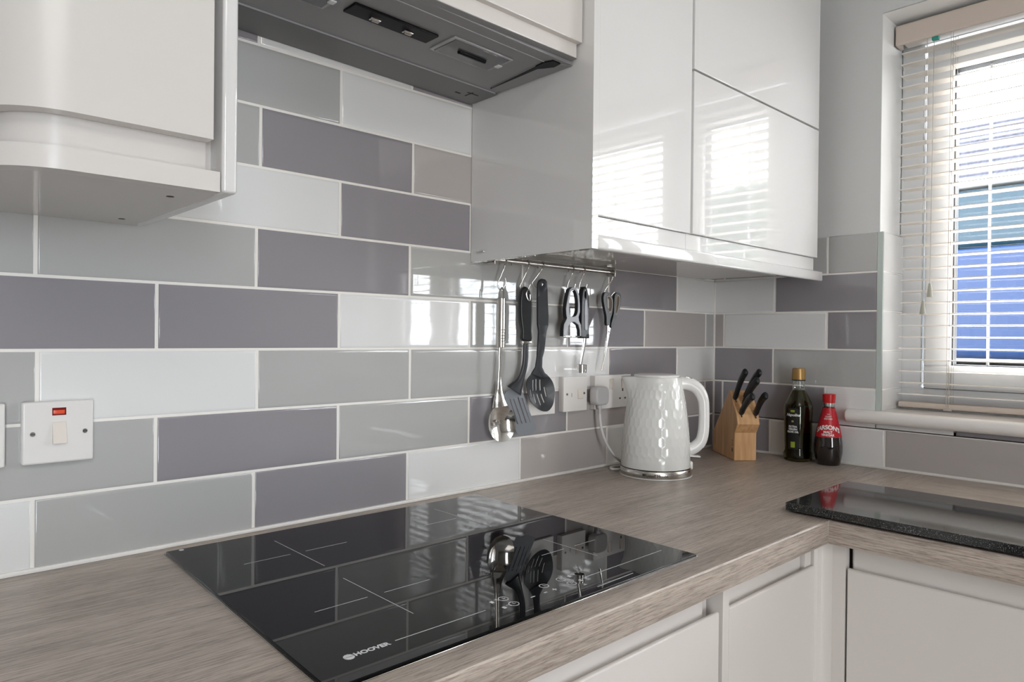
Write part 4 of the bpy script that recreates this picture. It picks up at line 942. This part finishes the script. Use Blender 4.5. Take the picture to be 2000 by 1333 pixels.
# ------------------------------------------------------------------ outside the window
boxobj('ground', (.3, -14, -.1), (30, 24, .13), mt['road'], kind='structure')
car = thing('car', (5.6, .9, .13), 'blue car parked outside the window', 'car')
def car_prism(pts, y0, y1): return pts
cb = BM()
body = [(-2.1, .25), (-2.1, .62), (-1.95, .86), (-1.1, .98), (-.35, 1.42), (.1, 1.50), (1.1, 1.50), (1.75, 1.40), (2.05, 1.0), (2.12, .6), (2.1, .25)]
prism(cb, [(-2.1, .06), (-2.12, .62), (-1.98, .84), (-1.15, .95), (1.95, .98), (2.08, .85), (2.12, .6), (2.1, .06)], 0, 1.75, o=(4.75, .9, .13), a=(0, -1, 0), b=(0, 0, 1), n=(1, 0, 0), bev=.06, seg=3)
fin('bodywork', cb, mt['carblue'], car)
cb = BM(); prism(cb, [(-1.12, .95), (-.40, 1.40), (.1, 1.47), (1.1, 1.47), (1.65, 1.38), (1.92, .98)], 0, 1.5, o=(4.88, .9, .13), a=(0, -1, 0), b=(0, 0, 1), n=(1, 0, 0), bev=.05, seg=3); fin('windows', cb, mt['carglass'], car)
cb = BM(); prism(cb, [(-1.16, .93), (-.42, 1.40), (.1, 1.49), (1.1, 1.50), (1.70, 1.40), (1.70, 1.45), (1.1, 1.55), (.1, 1.55), (-.48, 1.46), (-1.25, .96)], 0, 1.54, o=(4.86, .9, .13), a=(0, -1, 0), b=(0, 0, 1), n=(1, 0, 0), bev=.01); fin('roof_sky_reflection', cb, mt['upvc'], car)  # white sky reflection along the roof line, put into its colour
for yy in (-1.35, 1.30):
    for xx in (4.74, 6.32):
        cb = BM(); cyl(cb, (xx, .9-yy, .45), (xx+.2, .9-yy, .45), .32, 28); wl = fin('wheel', cb, mt['black'], car)
        cb = BM(); cyl(cb, (xx-.01, .9-yy, .45), (xx+.21, .9-yy, .45), .2, 20); fin('hub', cb, mt['steel'], wl)
hs = thing('house', (14, 2, .13), 'neighbouring house with a grey tiled roof seen through the blind', 'house')
boxobj('walls', (12.5, -1.0, .13), (19, 12, 2.75), mt['brick'], hs)
b = BM(); prism(b, [(11.9, 2.55), (15.75, 4.9), (19.6, 2.55), (19.6, 2.68), (15.75, 5.05), (11.9, 2.68)], 0, 14.1, o=(0, 12.6, 0), a=(1, 0, 0), b=(0, 0, 1), n=(0, -1, 0))
for k in range(14):
    s = k/14; x = 11.9+3.85*s; z = 2.68+2.37*s; box(b, (x, -1.5, z-.02), (x+.30, 12.5, z+.035))
fin('roof', b, mt['roof'], hs)
boxobj('gutter', (11.78, -1.6, 2.50), (11.92, 12.6, 2.60), mt['upvc'], hs)

b = BM(); N1, N2 = 60, 22
hp = [[b.verts.new(Vector((8.6+.9*(j/(N2-1)*1.0 if False else 0)+random.uniform(-.10, .10)+(.5 if j == N2-1 else 0), -6.6+4.8*i/(N1-1), .13+(2.65+random.uniform(-.12, .12))*min(j, N2-2)/(N2-2)))) for j in range(N2)] for i in range(N1)]
for i in range(N1-1):
    for j in range(N2-1): b.faces.new((hp[i][j], hp[i+1][j], hp[i+1][j+1], hp[i][j+1]))
r = bmesh.ops.extrude_face_region(b, geom=b.faces[:]); bmesh.ops.translate(b, verts=[v for v in r['geom'] if isinstance(v, bmesh.types.BMVert)], vec=(1.1, 0, 0))
bmesh.ops.recalc_face_normals(b, faces=b.faces[:])
tag(fin('hedge', b, mt['hedge'], angle=60), 'tall clipped green hedge across the drive, mirrored in the glossy doors', 'hedge')
